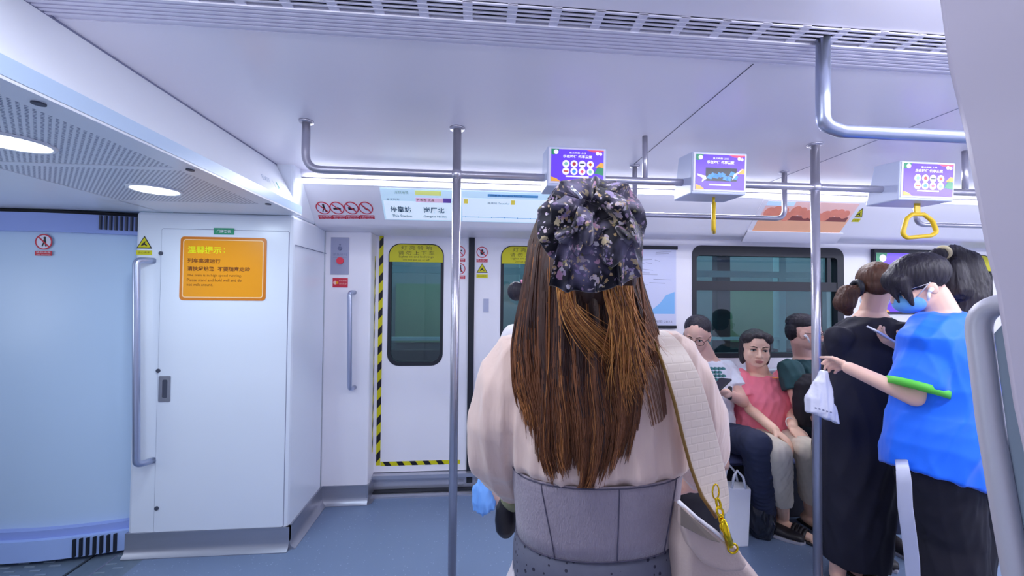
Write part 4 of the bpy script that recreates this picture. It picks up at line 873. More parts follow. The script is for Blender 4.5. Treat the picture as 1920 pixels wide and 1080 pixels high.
def hairmat(name, c, c2, scale=90, stretch=(1, 1, 0.08), rough=0.5):
    m = mat(name, c, rough, spec=0.35, bump=0.6, bscale=scale, stretch=stretch)
    n_, l_, b_ = nodes(m); tc = n_.new('ShaderNodeTexCoord'); mp = n_.new('ShaderNodeMapping'); mp.inputs['Scale'].default_value = stretch; l_.new(tc.outputs['Object'], mp.inputs[0])
    n = n_.new('ShaderNodeTexNoise'); n.inputs['Scale'].default_value = scale; l_.new(mp.outputs[0], n.inputs['Vector'])
    mx = n_.new('ShaderNodeMix'); mx.data_type = 'RGBA'; mx.inputs[6].default_value = c; mx.inputs[7].default_value = c2; l_.new(n.outputs['Fac'], mx.inputs[0]); l_.new(mx.outputs[2], b_.inputs['Base Color'])
    return m
hair_black = hairmat('black_hair', rgb(22, 20, 28), rgb(52, 48, 60)); hair_brown = hairmat('brown_hair', rgb(52, 34, 30), rgb(98, 64, 48)); hair_grey = hairmat('greying_black_hair', rgb(24, 20, 24), rgb(64, 58, 64))
def strands(paths, rad, name, mats, parent, sides=3, mi=None):
    """paths: array (n, k, 3); rad: (n, k); one closed thin tube per lock"""
    P = np.asarray(paths); n, k, _ = P.shape; R_ = np.asarray(rad)
    T = np.gradient(P, axis=1); T /= np.linalg.norm(T, axis=2, keepdims=True)+1e-9
    ref = np.array([0.2, 1.0, 0.1]); A = np.cross(T, ref); A /= np.linalg.norm(A, axis=2, keepdims=True)+1e-9; B = np.cross(T, A)
    vs = []
    for j in range(sides):
        a = 2*PI*j/sides; vs.append(P + (A*math.cos(a) + B*math.sin(a))*R_[:, :, None])
    Vt = np.stack(vs, axis=2).reshape(-1, 3)
    i0 = np.arange(n)[:, None, None]*k*sides; s0 = np.arange(k-1)[None, :, None]*sides; j0 = np.arange(sides)[None, None, :]; j1 = (j0+1) % sides
    F = np.stack([i0+s0+j0, i0+s0+j1, i0+s0+sides+j1, i0+s0+sides+j0], axis=-1).reshape(-1, 4)
    me = bpy.data.meshes.new(name); me.vertices.add(len(Vt)); me.vertices.foreach_set('co', Vt.ravel())
    me.loops.add(F.size); me.loops.foreach_set('vertex_index', F.ravel().astype(np.int32))
    me.polygons.add(len(F)); me.polygons.foreach_set('loop_start', np.arange(0, F.size, 4, dtype=np.int32))
    if mi is not None: me.polygons.foreach_set('material_index', (np.repeat(np.asarray(mi, dtype=np.int32), (k-1)*sides) if np.ndim(mi) == 1 else np.repeat(np.asarray(mi, dtype=np.int32).ravel(), sides)))
    me.update(calc_edges=True); me.validate()
    return place(me, name, mats, parent, smooth=True)
# ---------------------------------------------------------------- seated people
def seated(tagl, hc, hf, hu, neck, sL, sR, eL, eR, wL, wR, hL, hR, pel, hipL, hipR, kL, kR, aL, aR, tL, tR, skin, s=1.0, jaw=1.0, fat=1.0, armr=1.0, voxel_=0.0045, curl=(0.3, 0.3), barefoot=False):
    base = V((pel[0], pel[1], 0)); e = empty('person', base, tagl, 'person')
    m = MB(); head(m, hc, hf, hu, s, jaw); hu_ = V(hu).normalized()
    m.limb([V(hc) - hu_*0.05*s - V(hf).normalized()*0.02*s, neck], [0.054*s, 0.062*s], 18)
    r = (V(sR)-V(sL)).normalized(); up = (V(neck)-V(pel)).normalized(); f = up.cross(r); f = f if f.dot(V(hf)) > 0 or True else -f
    P0, N0 = V(pel), V(neck)
    w_ = (V(sR)-V(sL)).length/2
    rs = [(P0 - up*0.05, 0.12*fat, 0.09, f), (P0+up*0.03, 0.165*fat, 0.115*fat, f), (P0.lerp(N0, 0.3), 0.145*fat, 0.115*fat, f), (P0.lerp(N0, 0.6), 0.155*fat, 0.11*fat, f), (P0.lerp(N0, 0.84), w_*0.95, 0.085, f), (P0.lerp(N0, 0.95), w_*0.6, 0.062, f), (N0+up*0.01, 0.06, 0.055, f)]
    torso(m, rs, r)
    ar = 0.045*armr
    m.limb([sL, eL, wL], [ar*1.1, ar*0.85, 0.027]); m.limb([sR, eR, wR], [ar*1.1, ar*0.85, 0.027])
    hand(m, wL, *hL[:2], thumb=hL[2], curl=curl[0], s=0.95); hand(m, wR, *hR[:2], thumb=hR[2], curl=curl[1], s=0.95)
    for h_, k_, a_, t_ in ((hipL, kL, aL, tL), (hipR, kR, aR, tR)):
        m.limb([h_, k_], [0.075*fat, 0.055]); m.limb([k_, V(k_).lerp(V(a_), 0.35), a_], [0.052, 0.050, 0.033])
        d = (V(t_)-V(a_)); d.z = 0; d.normalize(); a0 = V((a_[0], a_[1], 0.04))
        m.limb([V(a_), a0 - d*0.025], [0.033, 0.032]); m.limb([a0 - d*0.03, a0 + d*0.07 + V((0, 0, -0.008)), a0 + d*0.15 + V((0, 0, -0.018))], [0.032, 0.033, 0.024])
        c = d.cross(V((0, 0, 1)))
        for q in range(5): m.sph(a0 + d*(0.178-abs(q-1)*0.006) + c*(q-2)*0.014 + V((0, 0, -0.024)), 0.0115, 8, 6)
    place(voxel(m, voxel_, 2), 'body', skin, e)
    return e, r, f, up, rs
def pants(e, m_, pel, hips, knees, ankles, hem=1.0, r0=0.092, r1=0.072, r2=0.062, fat=1.0, seed=1, f=None, r=None, amp=0.006, size=0.008, name='trousers'):
    m = MB()
    for h_, k_, a_ in zip(hips, knees, ankles):
        h_, k_, a_ = V(h_), V(k_), V(a_); q = k_.lerp(a_, hem)
        m.limb([h_, h_.lerp(k_, 0.5), k_], [r0*fat, (r0*fat+r1)/2, r1], 20); m.tube([k_, k_.lerp(q, 0.4), q], [r1*0.98, (r1+r2)/2, r2], 20)
    m.ell(V(pel)+V((0, 0, 0.02)), (V(r)*0.175*fat, V(f)*0.125*fat, V((0, 0, 0.11))), 20, 12)
    return garment(m, name, m_, e, size, 3, folds(amp, (35, 35, 22), seed))
def tee(e, m_, rs, r, sL, eL, sR, eR, frac=0.55, t=0.014, hem=1.0, arm=0.062, seed=2, amp=0.007, size=0.007, name='shirt', sleeve_end=None, cuff=1.1):
    m = MB(); out = []
    for i, (c, hw, hd, f) in enumerate(rs):
        out.append((V(c), hw+t, hd+t, f))
    torso(m, out[0 if hem else 1:], r, 2.4)
    for s_, e_ in ((sL, eL), (sR, eR)):
        q = V(s_).lerp(V(e_), frac); m.sph(V(s_), arm*1.05, 18, 12); m.tube([V(s_), q], [arm*1.03, arm*cuff], 20)
    return garment(m, name, m_, e, size, 3, folds(amp, (40, 40, 25), seed))
def at(x, y, Y): return px(x, y, Y)
# --- woman in the pink T-shirt
pink_m = mat('coral_pink_cotton', rgb(250, 132, 152), 0.75, sheen=0.3, var=0.05); beige_m = mat('beige_trouser_cotton', rgb(206, 196, 180), 0.8, var=0.05)
navy_m = mat('navy_trouser_cloth', rgb(44, 50, 76), 0.8, var=0.08); blk_cloth = mat('black_cloth', rgb(30, 28, 38), 0.8, var=0.1); tee_w = mat('white_tshirt_cotton', rgb(226, 230, 242), 0.75)
green_t = mat('dark_green_polo_cloth', rgb(40, 78, 84), 0.75, var=0.06); sandal_m = mat('black_sandal_leather', rgb(30, 26, 32), 0.45)
hc = at(1417, 655, 2.40); hf = V((-0.40, -0.9, -0.02)); hu = V((0.0, -0.05, 1))
neck = at(1421, 697, 2.46); sL = at(1468, 710, 2.48); sR = at(1387, 710, 2.46); eL = at(1484, 765, 2.38); eR = at(1407, 768, 2.36); wL = at(1486, 800, 2.20); wR = at(1452, 806, 2.18)
pel = V((1.87, 2.44, 0.51)); hipL = V((1.96, 2.42, 0.52)); hipR = V((1.79, 2.42, 0.52)); kL = at(1517, 845, 2.06); kR = at(1459, 848, 2.04); aL = at(1520, 952, 2.32); aR = at(1468, 952, 2.29)
aL.z = aR.z = 0.085; tL = aL + V((0.02, -0.12, 0)); tR = aR + V((0.08, -0.13, 0))
e, r, f, up, rs = seated('seated woman in a coral pink T-shirt and beige cropped trousers, hands on her lap', hc, hf, hu, neck, sL, sR, eL, eR, wL, wR, (V((-0.05, -0.8, -0.45)), V((0, -0.3, -1)), 1), (V((0.35, -0.75, -0.5)), V((0, -0.3, -1)), -1), pel, hipL, hipR, kL, kR, aL, aR, tL, tR, skin2, s=1.04, jaw=1.14, fat=1.05, armr=0.86)
face(e, hc, hf, hu, 1.04)
rs2 = [(c, hw*(1.05 if i in (1, 2, 3) else 1.0), hd*(1.15 if i in (1, 2, 3) else 1.0), f_) for i, (c, hw, hd, f_) in enumerate(rs[:-1])]
tee(e, pink_m, rs2, r, sL, eL, sR, eR, 0.62, seed=5, amp=0.010, name='t_shirt')
pants(e, beige_m, pel, (hipL, hipR), (kL, kR), (aL, aR), 0.72, 0.085, 0.068, 0.060, seed=3, f=f, r=r)
R_, F_, U_ = basis(hf, hu); PH = lambda x, y, z: hc + R_*x + F_*y + U_*z
m = MB(); m.ell(PH(0, -0.030, 0.045), (R_*0.088, F_*0.092, U_*0.086), 24, 16)
for sx in (-1, 1): m.ell(PH(sx*0.066, -0.034, -0.020), (R_*0.024, F_*0.056, U_*0.085), 16, 12); m.ell(PH(sx*0.046, 0.018, 0.072), (R_*0.046, F_*0.056, U_*0.040), 14, 10)
m.ell(PH(0, -0.06, -0.03), (R_*0.07, F_*0.045, U_*0.075), 16, 12); m.ell(PH(0, 0.020, 0.088), (R_*0.055, F_*0.062, U_*0.030), 16, 12)
garment(m, 'hair', hair_grey, e, 0.005, 6, folds(0.004, (60, 60, 30), 8))
m = MB(); p = fa  # small chest logo
q = at(1456, 709, 2.33)
MB().ell(q+V((0, 0.01, 0)), ((0.022, 0, 0), (0, 0.012, 0), (0, 0, 0.005))).build('chest_logo', mat('orange_print', rgb(236, 140, 80), 0.6), e, smooth=True)
MB().tube([wL + V((0.028*math.cos(a), 0.012*math.sin(a)+0.015, 0.030*math.sin(a)+0.015)) for a in [2*PI*k/18 for k in range(18)]], 0.003, 8, closed=True).build('bracelet', mat('pale_jade', rgb(214, 214, 210), 0.3), e, smooth=True)
def sandal(e, a, t, strap=True, sole=0.014):
    d = (V(t)-V(a)); d.z = 0; d.normalize(); c = d.cross(V((0, 0, 1))); a0 = V((a[0], a[1], 0))
    pts = [(-0.075, 0.025), (-0.08, 0), (-0.075, -0.025), (0.0, -0.034), (0.10, -0.046), (0.165, -0.040), (0.205, -0.015), (0.205, 0.015), (0.165, 0.040), (0.10, 0.046), (0.0, 0.034)]
    s_ = MB().prism([a0 + d*x + c*y for x, y in pts], (0, 0, sole)).build('shoe_sole', sandal_m, e, bevel=0.004)
    m = MB(); pp = []
    for k in range(9):
        an = PI*k/8; pp.append((a0 + d*0.085 + c*0.048*math.cos(an) + V((0, 0, 0.012+0.060*math.sin(an)))))
    m.tube(pp, 0.004, 6)
    for x0 in (0.06, 0.078, 0.096, 0.114): m.tube([a0 + d*x0 + c*0.050*math.cos(PI*k/8) + V((0, 0, 0.010+(0.068-x0*0.2)*math.sin(PI*k/8))) for k in range(9)], 0.0105, 6)
    m.build('shoe_strap', sandal_m, s_, smooth=True)
sandal(e, aL, tL); sandal(e, aR, tR)
# --- man in the white T-shirt
hc = at(1307, 628, 2.42); hf = V((-0.62, -0.70, -0.34)); hu = V((-0.15, -0.30, 1))
neck = at(1322, 668, 2.47); sL = at(1364, 694, 2.50); sR = at(1280, 696, 2.46); eL = at(1392, 752, 2.36); eR = at(1262, 780, 2.36); wL = at(1362, 737, 2.16); wR = at(1350, 845, 2.08)
pel = V((1.50, 2.46, 0.52)); hipL = V((1.60, 2.43, 0.53)); hipR = V((1.40, 2.42, 0.53)); kL = at(1418, 832, 2.08); kR = V((1.27, 2.08, 0.52)); aL = at(1430, 960, 2.30); aL.z = 0.1; aR = V((1.27, 2.3, 0.1)); tL = aL + V((0.10, -0.10, 0)); tR = aR+V((-0.02, -0.12, 0))
e, r, f, up, rs = seated('seated man in a white printed T-shirt and glasses, looking down at a phone', hc, hf, hu, neck, sL, sR, eL, eR, wL, wR, (V((-0.9, -0.25, 0.15)), V((0.1, 0.5, 0.8)), 1), (V((0.1, -0.3, -1)), V((0.0, 1, 0)), -1), pel, hipL, hipR, kL, kR, aL, aR, tL, tR, skin3, s=1.0, fat=1.0, armr=1.0, curl=(0.55, 0.5))
face(e, hc, hf, hu, 1.0, glasses='glasses_black')
tee(e, tee_w, rs[:-1], r, sL, eL, sR, eR, 0.6, seed=9, amp=0.008, name='t_shirt')
pants(e, navy_m, pel, (hipL, hipR), (kL, kR), (aL, aR), 0.95, 0.095, 0.08, 0.07, seed=6, f=f, r=r)
R_, F_, U_ = basis(hf, hu); PH = lambda x, y, z: hc + R_*x + F_*y + U_*z
m = MB(); m.ell(PH(0, -0.020, 0.052), (R_*0.080, F_*0.092, U_*0.073), 24, 16); m.ell(PH(0, -0.052, 0.010), (R_*0.072, F_*0.060, U_*0.075), 20, 12); garment(m, 'hair', hair_black, e, 0.005, 2, folds(0.002, (80, 80, 80), 8))
# chest print: rows of small green marks
pc = at(1345, 700, 2.31); m = MB(); rr = random.Random(4); fr = Frame(pc + V((-0.062, 0.0, -0.045)), V((1, -0.05, 0)), V((0, 0.12, 1)))
for i in range(4):
    for j in range(5):
        if rr.random() < 0.85:
            x, y = 0.0+0.024*j, 0.022*i; m_ = [(x+rr.uniform(-.002, .004), y+rr.uniform(-.002, .003)), (x+0.017, y+rr.uniform(-.002, .004)), (x+0.015+rr.uniform(-.003, .003), y+0.014), (x+0.006, y+0.017), (x-0.001, y+0.010)]; poly(m, fr, m_, 0.0, 0.0015)
pr_ = mat('tshirt_print_green', rgb(70, 130, 130), 0.7)
m = MB()
for i in range(4):
    for j in range(5):
        if rr.random() < 0.85:
            x, y = 0.0+0.024*j, 0.022*i; pts_ = [(x, y), (x+0.017, y+0.002), (x+0.014, y+0.014), (x+0.006, y+0.017), (x-0.001, y+0.010)]; poly(m, fr, pts_, -0.012, 0.008)
m.build('chest_print', pr_, e, kind='stuff')
MB().limb([wL+V((0.02, 0.0, -0.028)), wL+V((0.022, 0.0, 0.028))], [0.012, 0.012], 10).build('wristwatch', MATS['black_rubber'], e, smooth=True)
def shoe(e, a, t, m_, sole_m):
    d = (V(t)-V(a)); d.z = 0; d.normalize(); c = d.cross(V((0, 0, 1))); a0 = V((a[0], a[1], 0))
    rings = []
    for x, w_, h in ((-0.085, 0.022, 0.05), (-0.07, 0.034, 0.075), (0.0, 0.040, 0.085), (0.06, 0.044, 0.060), (0.13, 0.048, 0.045), (0.185, 0.038, 0.038), (0.205, 0.018, 0.026)):
        rings.append((a0 + d*x + V((0, 0, 0.012+h/2)), c*w_, V((0, 0, h/2))))
    s_ = MB().loft(rings, 18, power=2.4).build('shoe', m_, e, smooth=True)
    pts = [(-0.085, 0.02), (-0.085, -0.02), (0.0, -0.040), (0.12, -0.049), (0.19, -0.034), (0.212, 0), (0.19, 0.034), (0.12, 0.049), (0.0, 0.040)]
    MB().prism([a0 + d*x + c*y for x, y in pts], (0, 0, 0.018)).build('shoe_sole', sole_m, s_, bevel=0.003)
sole_w = mat('pale_sole', rgb(170, 170, 184), 0.5)
shoe(e, aL, tL, sandal_m, sole_w); shoe(e, aR, tR, sandal_m, sole_w)
def phone(c, dx, dy, W, H, label, case, scr_col=None, parent=None, name='mobile_phone'):
    fr = Frame(c, dx, dy); e_ = empty(name, c, label, 'phone')
    m = MB(); poly(m, fr, rrpts(-W/2, -H/2, W/2, H/2, 0.008), -0.004, 0.004); m.build('case', case, e_, bevel=0.0015)
    m = MB(); poly(m, fr, rrpts(-W/2+0.004, -H/2+0.006, W/2-0.004, H/2-0.006, 0.006), 0.004, 0.0045); m.build('display', scr_col or MATS['screen_dark'], e_)
phone(at(1349, 722, 2.10), V((0.35, -0.9, 0.1)), V((0.85, 0.35, 0.45)), 0.07, 0.135, 'dark phone held by the seated man in the white T-shirt', MATS['black_rubber'])
# --- man in the dark green shirt
hc = at(1508, 624, 2.40); hf = V((0.80, -0.60, -0.12)); hu = V((0.05, -0.05, 1))
neck = at(1508, 668, 2.48); sL = at(1535, 696, 2.48); sR = at(1482, 694, 2.34); eL = at(1565, 770, 2.40); eR = at(1500, 762, 2.26); wL = at(1585, 800, 2.25); wR = at(1545, 795, 2.12)
pel = V((2.30, 2.45, 0.52)); hipL = V((2.38, 2.42, 0.53)); hipR = V((2.24, 2.38, 0.53)); kL = V((2.36, 2.0, 0.53)); kR = V((2.18, 1.98, 0.53)); aL = V((2.36, 2.1, 0.1)); aR = V((2.18, 2.1, 0.1)); tL = aL+V((0.02, -0.12, 0)); tR = aR+V((0, -0.12, 0))
e, r, f, up, rs = seated('seated man in a dark green shirt with white earbud, partly behind the pole', hc, hf, hu, neck, sL, sR, eL, eR, wL, wR, (V((0.3, -0.9, -0.2)), V((0, 0, -1)), 1), (V((0.6, -0.7, -0.2)), V((0, 0, -1)), -1), pel, hipL, hipR, kL, kR, aL, aR, tL, tR, skinmat('skin_rosy', rgb(240, 194, 178)), fat=1.0, armr=1.05)
face(e, hc, hf, hu, 1.0, glasses='glasses_black')
tee(e, green_t, rs[:-1], r, sL, eL, sR, eR, 0.55, seed=12, amp=0.008, arm=0.068, name='polo_shirt')
pants(e, MATS['navy_trouser_cloth'], pel, (hipL, hipR), (kL, kR), (aL, aR), 0.95, 0.09, 0.075, 0.068, seed=7, f=f, r=r)
R_, F_, U_ = basis(hf, hu); PH = lambda x, y, z: hc + R_*x + F_*y + U_*z
m = MB(); m.ell(PH(0, -0.020, 0.062), (R_*0.078, F_*0.092, U_*0.064), 24, 16); m.ell(PH(0, -0.062, 0.015), (R_*0.070, F_*0.046, U_*0.080), 20, 12); garment(m, 'hair', hair_black, e, 0.005, 2, folds(0.003, (80, 80, 80), 4))
bud = mat('earbud_white', rgb(236, 236, 244), 0.25)
def earbud(e, c, hf, hu, side):
    R_, F_, U_ = basis(hf, hu); P = lambda x, y, z: V(c) + R_*x*side + F_*y + U_*z
    MB().limb([P(0.083, 0.000, -0.012), P(0.085, 0.012, -0.020), P(0.083, 0.026, -0.048)], [0.0085, 0.006, 0.0045], 10).build('earbud', bud, e, smooth=True)
earbud(e, hc, hf, hu, 1)
shoe(e, aL, tL, sandal_m, sole_w); shoe(e, aR, tR, sandal_m, sole_w)
c = at(1521, 735, 2.22); m = MB(); m.loft([(c+V((0.03, 0, -0.20)), (0.12, 0, 0), (0, 0.05, 0)), (c+V((0.03, 0, -0.08)), (0.13, 0, 0), (0, 0.07, 0)), (c+V((0.03, 0.02, 0.05)), (0.11, 0, 0), (0, 0.06, 0)), (c+V((0.03, 0.04, 0.10)), (0.05, 0, 0), (0, 0.03, 0))], 20, power=3)
garment(m, 'backpack', blk_cloth, None, 0.009, 3, folds(0.006, (40, 40, 40), 3), label='black backpack held on the lap of the man in dark green', cat='bag')
# ---------------------------------------------------------------- bags on the floor
paper_w = mat('white_carrier_bag_plastic', rgb(238, 240, 250), 0.4, var=0.03, bump=0.2, bscale=12)
c0 = pxz(1372, 1012, 0.0); bx, by = c0.x-0.02, c0.y-0.02
e = empty('shopping_bag', (bx, by, 0), 'white paper carrier bag with looped handles on the floor beside the seated man', 'bag')
m = MB(); m.hexa([(bx-0.07, by-0.05, 0.0), (bx+0.075, by-0.05, 0.0), (bx+0.09, by+0.05, 0.0), (bx-0.05, by+0.05, 0.0), (bx-0.06, by-0.045, 0.335), (bx+0.10, by-0.04, 0.32), (bx+0.11, by+0.03, 0.33), (bx-0.04, by+0.035, 0.345)]); m.build('body', paper_w, e, bevel=0.006)
for dy in (-0.04, 0.03): MB().tube([(bx-0.02, by+dy, 0.33), (bx-0.005, by+dy, 0.40), (bx+0.02, by+dy+0.01, 0.425), (bx+0.05, by+dy, 0.39), (bx+0.065, by+dy, 0.325)], [0.007]*5, 8).build('handle', paper_w, e, smooth=True)
bagb = mat('black_bin_bag_plastic', rgb(26, 30, 44), 0.22, spec=0.6, bump=0.7, bscale=30, stretch=(1, 1, 0.25))
c0 = pxz(1420, 1000, 0.0); m = MB(); b0 = V((c0.x+0.005, c0.y-0.02, 0))
m.loft([(b0+V((0, 0, 0.004)), (0.07, 0, 0), (0, 0.06, 0)), (b0+V((0, 0, 0.07)), (0.088, 0, 0), (0, 0.07, 0)), (b0+V((0, 0, 0.17)), (0.080, 0, 0), (0, 0.06, 0)), (b0+V((-0.005, 0, 0.25)), (0.05, 0, 0), (0, 0.045, 0)), (b0+V((-0.01, 0, 0.285)), (0.018, 0, 0), (0, 0.018, 0)), (b0+V((-0.02, 0, 0.34)), (0.04, 0, 0), (0, 0.02, 0))], 24)
garment(m, 'plastic_bag', bagb, None, 0.007, 2, folds(0.012, (45, 45, 12), 6, 1.5), label='knotted black plastic bag on the floor beside the white carrier bag', cat='bag')
# ---------------------------------------------------------------- standing people
def standing(label, hc, hf, hu, neck, sL, sR, eL, eR, wL, wR, hL, hR, pel, kn, an, toe, skin, s=1.0, fwd=None, curl=(0.3, 0.3), curls=(None, None), fat=1.0, vx=0.0045, armr=0.95):
    e = empty('person', (pel[0], pel[1], 0), label, 'person'); m = MB(); head(m, hc, hf, hu, s); hu_ = V(hu).normalized()
    m.limb([V(hc)-hu_*0.05-V(hf).normalized()*0.03, neck], [0.050*s, 0.056*s], 18)
    r = V(sR)-V(sL); r.z = 0; r.normalize(); up = V((0, 0, 1)); f = up.cross(r); P0, N0 = V(pel), V(neck); w_ = (V(sR)-V(sL)).length/2
    rs = [(P0-up*0.09, 0.15*fat, 0.105*fat, f), (P0, 0.17*fat, 0.118*fat, f), (P0.lerp(N0, 0.35), 0.130*fat, 0.092*fat, f), (P0.lerp(N0, 0.62), 0.145*fat, 0.102*fat, f), (P0.lerp(N0, 0.86), w_*0.96, 0.085, f), (P0.lerp(N0, 0.95), w_*0.62, 0.062, f), (N0+up*0.01, 0.056, 0.052, f)]
    torso(m, rs, r); ar = 0.044*armr
    m.limb([sL, eL, wL], [ar*1.08, ar*0.84, 0.026]); m.limb([sR, eR, wR], [ar*1.08, ar*0.84, 0.026])
    hand(m, wL, *hL[:2], thumb=hL[2], curl=curl[0], s=0.93, curls=curls[0]); hand(m, wR, *hR[:2], thumb=hR[2], curl=curl[1], s=0.93, curls=curls[1])
    for i, sx in enumerate((-1, 1)):
        hp = P0 + r*sx*0.09 - up*0.05; k_ = V(kn[i]); a_ = V(an[i]); d = V(toe[i])
        m.limb([hp, k_], [0.082*fat, 0.056]); m.limb([k_, k_.lerp(a_, 0.35), a_], [0.054, 0.053, 0.034])
        d.z = 0; d.normalize(); a0 = V((a_.x, a_.y, 0.042)); m.limb([a_, a0-d*0.025], [0.034, 0.034]); m.limb([a0-d*0.03, a0+d*0.07+V((0, 0, -0.008)), a0+d*0.15+V((0, 0, -0.018))], [0.033, 0.034, 0.024])
        c = d.cross(V((0, 0, 1)))
        for q in range(5): m.sph(a0+d*(0.175-abs(q-1)*0.006)+c*(q-2)*0.014+V((0, 0, -0.024)), 0.0115, 8, 6)
    place(voxel(m, vx, 2), 'body', skin, e); return e, r, f, up, rs
def legs_of(pel, r, an, knz=0.47):
    P = V(pel); return [V((P.x+(-1 if i == 0 else 1)*r.x*0.09, P.y+(-1 if i == 0 else 1)*r.y*0.09-0.0, knz)).lerp(V(an[i]), 0.35)*1.0 for i in (0, 1)]
# --- woman in the black dress, facing away
hc = at(1642, 540, 1.87); hf = V((0.62, 0.72, -0.30)); hu = V((0.12, 0.1, 1)); neck = at(1634, 588, 1.86)
sL = at(1573, 634, 1.86); sR = at(1698, 628, 1.74); eL = at(1572, 735, 1.92); eR = at(1712, 715, 1.78); wL = at(1600, 690, 2.05); wR = at(1668, 660, 2.0)
pel = V((1.92, 1.86, 0.86)); an = [V((1.80, 1.84, 0.09)), V((1.95, 1.88, 0.09))]; kn = [V((1.84, 1.88, 0.47)), V((1.97, 1.90, 0.47))]
e, r, f, up, rs = standing('woman in a long black dress seen from behind, brown hair in a low ponytail', hc, hf, hu, neck, sL, sR, eL, eR, wL, wR, (V((0.5, 0.8, 0.3)), V((0, 0, 1)), -1), (V((-0.4, 0.9, 0.2)), V((0, 0, 1)), 1), pel, kn, an, [V((-0.5, -0.7, 0)), V((0.1, -1, 0))], skin1, s=0.97)
blk_dress = mat('black_dress_cloth', rgb(30, 30, 46), 0.82, var=0.08)
m = MB(); rings = [(V((1.885, 1.84, 0.12)), r*0.140, f*0.12), (V((1.89, 1.84, 0.35)), r*0.155, f*0.135), (V((1.905, 1.85, 0.6)), r*0.17, f*0.14), (V(pel), r*0.180, f*0.135), (rs[2][0], r*0.165, f*0.122), (rs[3][0], r*0.18, f*0.125), (rs[4][0], r*(rs[4][1]+0.012), f*0.105), (rs[5][0], r*(rs[5][1]+0.012), f*0.078), (rs[6][0]-up*0.028, r*0.078, f*0.068)]
m.loft(rings, 28, power=2.3)
for s_, e_ in ((sL, eL), (sR, eR)): m.sph(s_, 0.062, 18, 12); m.tube([s_, V(s_).lerp(e_, 0.95)], [0.062, 0.072], 20)
garment(m, 'dress', blk_dress, e, 0.008, 4, folds(0.011, (30, 30, 6), 21))
R_, F_, U_ = basis(hf, hu); PH = lambda x, y, z: hc + R_*x + F_*y + U_*z
m = MB(); m.ell(PH(0, -0.024, 0.038), (R_*0.084, F_*0.100, U_*0.092), 24, 16); m.ell(PH(0, -0.070, -0.005), (R_*0.060, F_*0.040, U_*0.055), 16, 12)
garment(m, 'hair', hair_brown, e, 0.005, 3, folds(0.003, (70, 70, 40), 3))
b1 = at(1606, 541, 1.86); b2 = at(1592, 560, 1.85)
m = MB(); m.limb([at(1606, 543, 1.86), at(1590, 550, 1.85), at(1583, 568, 1.85), at(1590, 585, 1.85)], [0.022, 0.045, 0.048, 0.022], 16); pt = garment(m, 'ponytail', hair_brown, e, 0.005, 2, folds(0.004, (90, 90, 30), 5))
m = MB(); m.tube([b1 + V((0.004*math.cos(a), 0.028*math.sin(a), 0.036*math.cos(a))) for a in [2*PI*k/20 for k in range(20)]], 0.013, 10, closed=True); m.build('hair_tie', MATS['black_rubber'], e, smooth=True)
mask_b = mat('surgical_mask_blue', rgb(110, 176, 232), 0.6, sheen=0.2); mask_w = mat('surgical_mask_white', rgb(220, 230, 244), 0.6)
m = MB(); m.ell(PH(0, 0.050, -0.050), (R_*0.060, F_*0.058, U_*0.048), 20, 14); garment(m, 'face_mask', mask_w, e, 0.004, 2)
for i in (0, 1): sandal(e, an[i], an[i]+[V((-0.5, -0.7, 0)), V((0.1, -1, 0))][i])
# --- girl in the blue T-shirt
hc = at(1722, 536, 1.50); hf = V((-0.80, 0.46, -0.42)); hu = V((-0.40, 0.15, 1)); neck = at(1768, 590, 1.46)
sL = at(1742, 645, 1.42); sR = at(1822, 640, 1.58); eL = at(1714, 745, 1.42); wL = at(1592, 690, 1.56); eR = at(1760, 735, 1.66); wR = at(1690, 655, 1.72)
pel = at(1768, 860, 1.48); an = [V((1.88, 1.42, 0.09)), V((2.04, 1.52, 0.09))]; kn = [V((1.90, 1.44, 0.47)), V((2.07, 1.53, 0.47))]
dl = (at(1560, 672, 1.70)-wL).normalized()
e, r, f, up, rs = standing('girl in a bright blue T-shirt with green cuffs, long black ponytail and blue mask', hc, hf, hu, neck, sL, sR, eL, eR, wL, wR, (dl, V((0.25, 0.95, 0.0)), 1), (V((-0.8, 0.3, 0.5)), V((0.3, 0.2, 1)), -1), pel, kn, an, [V((-0.8, 0.3, 0)), V((-0.8, 0.4, 0))], skin1, s=0.97, curls=([0.55, 0.75, 0.75, 0.7], None), curl=(0.5, 0.45))
blue_t = mat('bright_blue_sports_cloth', rgb(20, 112, 250), 0.6, sheen=0.25); green_c = mat('green_cuff_cloth', rgb(90, 196, 70), 0.6)
m = MB(); hem = at(1762, 900, 1.47); mid_ = at(1768, 800, 1.47)
rings = [(hem + V((0, 0, 0)), r*0.205+up*0.0, f*0.155), (mid_, r*0.222+up*(-0.02), f*0.165), (rs[2][0], r*0.205, f*0.15), (rs[3][0], r*0.19, f*0.14), (rs[4][0], r*(rs[4][1]+0.022), f*0.11), (rs[5][0]+up*0.01, r*(rs[5][1]+0.022), f*0.082), (rs[6][0]+up*0.004, r*0.080, f*0.068)]
rings[0] = (hem, r*0.235 + up*(-0.078), f*0.17)
m.loft(rings, 30, power=2.3)
cL = V(sL).lerp(eL, 0.80); cR = V(sR).lerp(eR, 0.78)
for s_, c_ in ((sL, cL), (sR, cR)): m.sph(s_, 0.074, 18, 12); m.tube([s_, c_], [0.078, 0.092], 22)
garment(m, 't_shirt', blue_t, e, 0.008, 4, folds(0.012, (26, 26, 14), 31, 1.2))
for s_, c_, nm in ((sL, cL, 1), (sR, cR, 2)):
    d = (V(c_)-V(s_)).normalized(); MB().tube([V(c_)-d*0.012, V(c_)+d*0.016], [0.0925, 0.0935], 26).build('sleeve_cuff', green_c, e, smooth=True)
blk_pants = mat('black_track_trousers', rgb(28, 26, 38), 0.75, var=0.05)
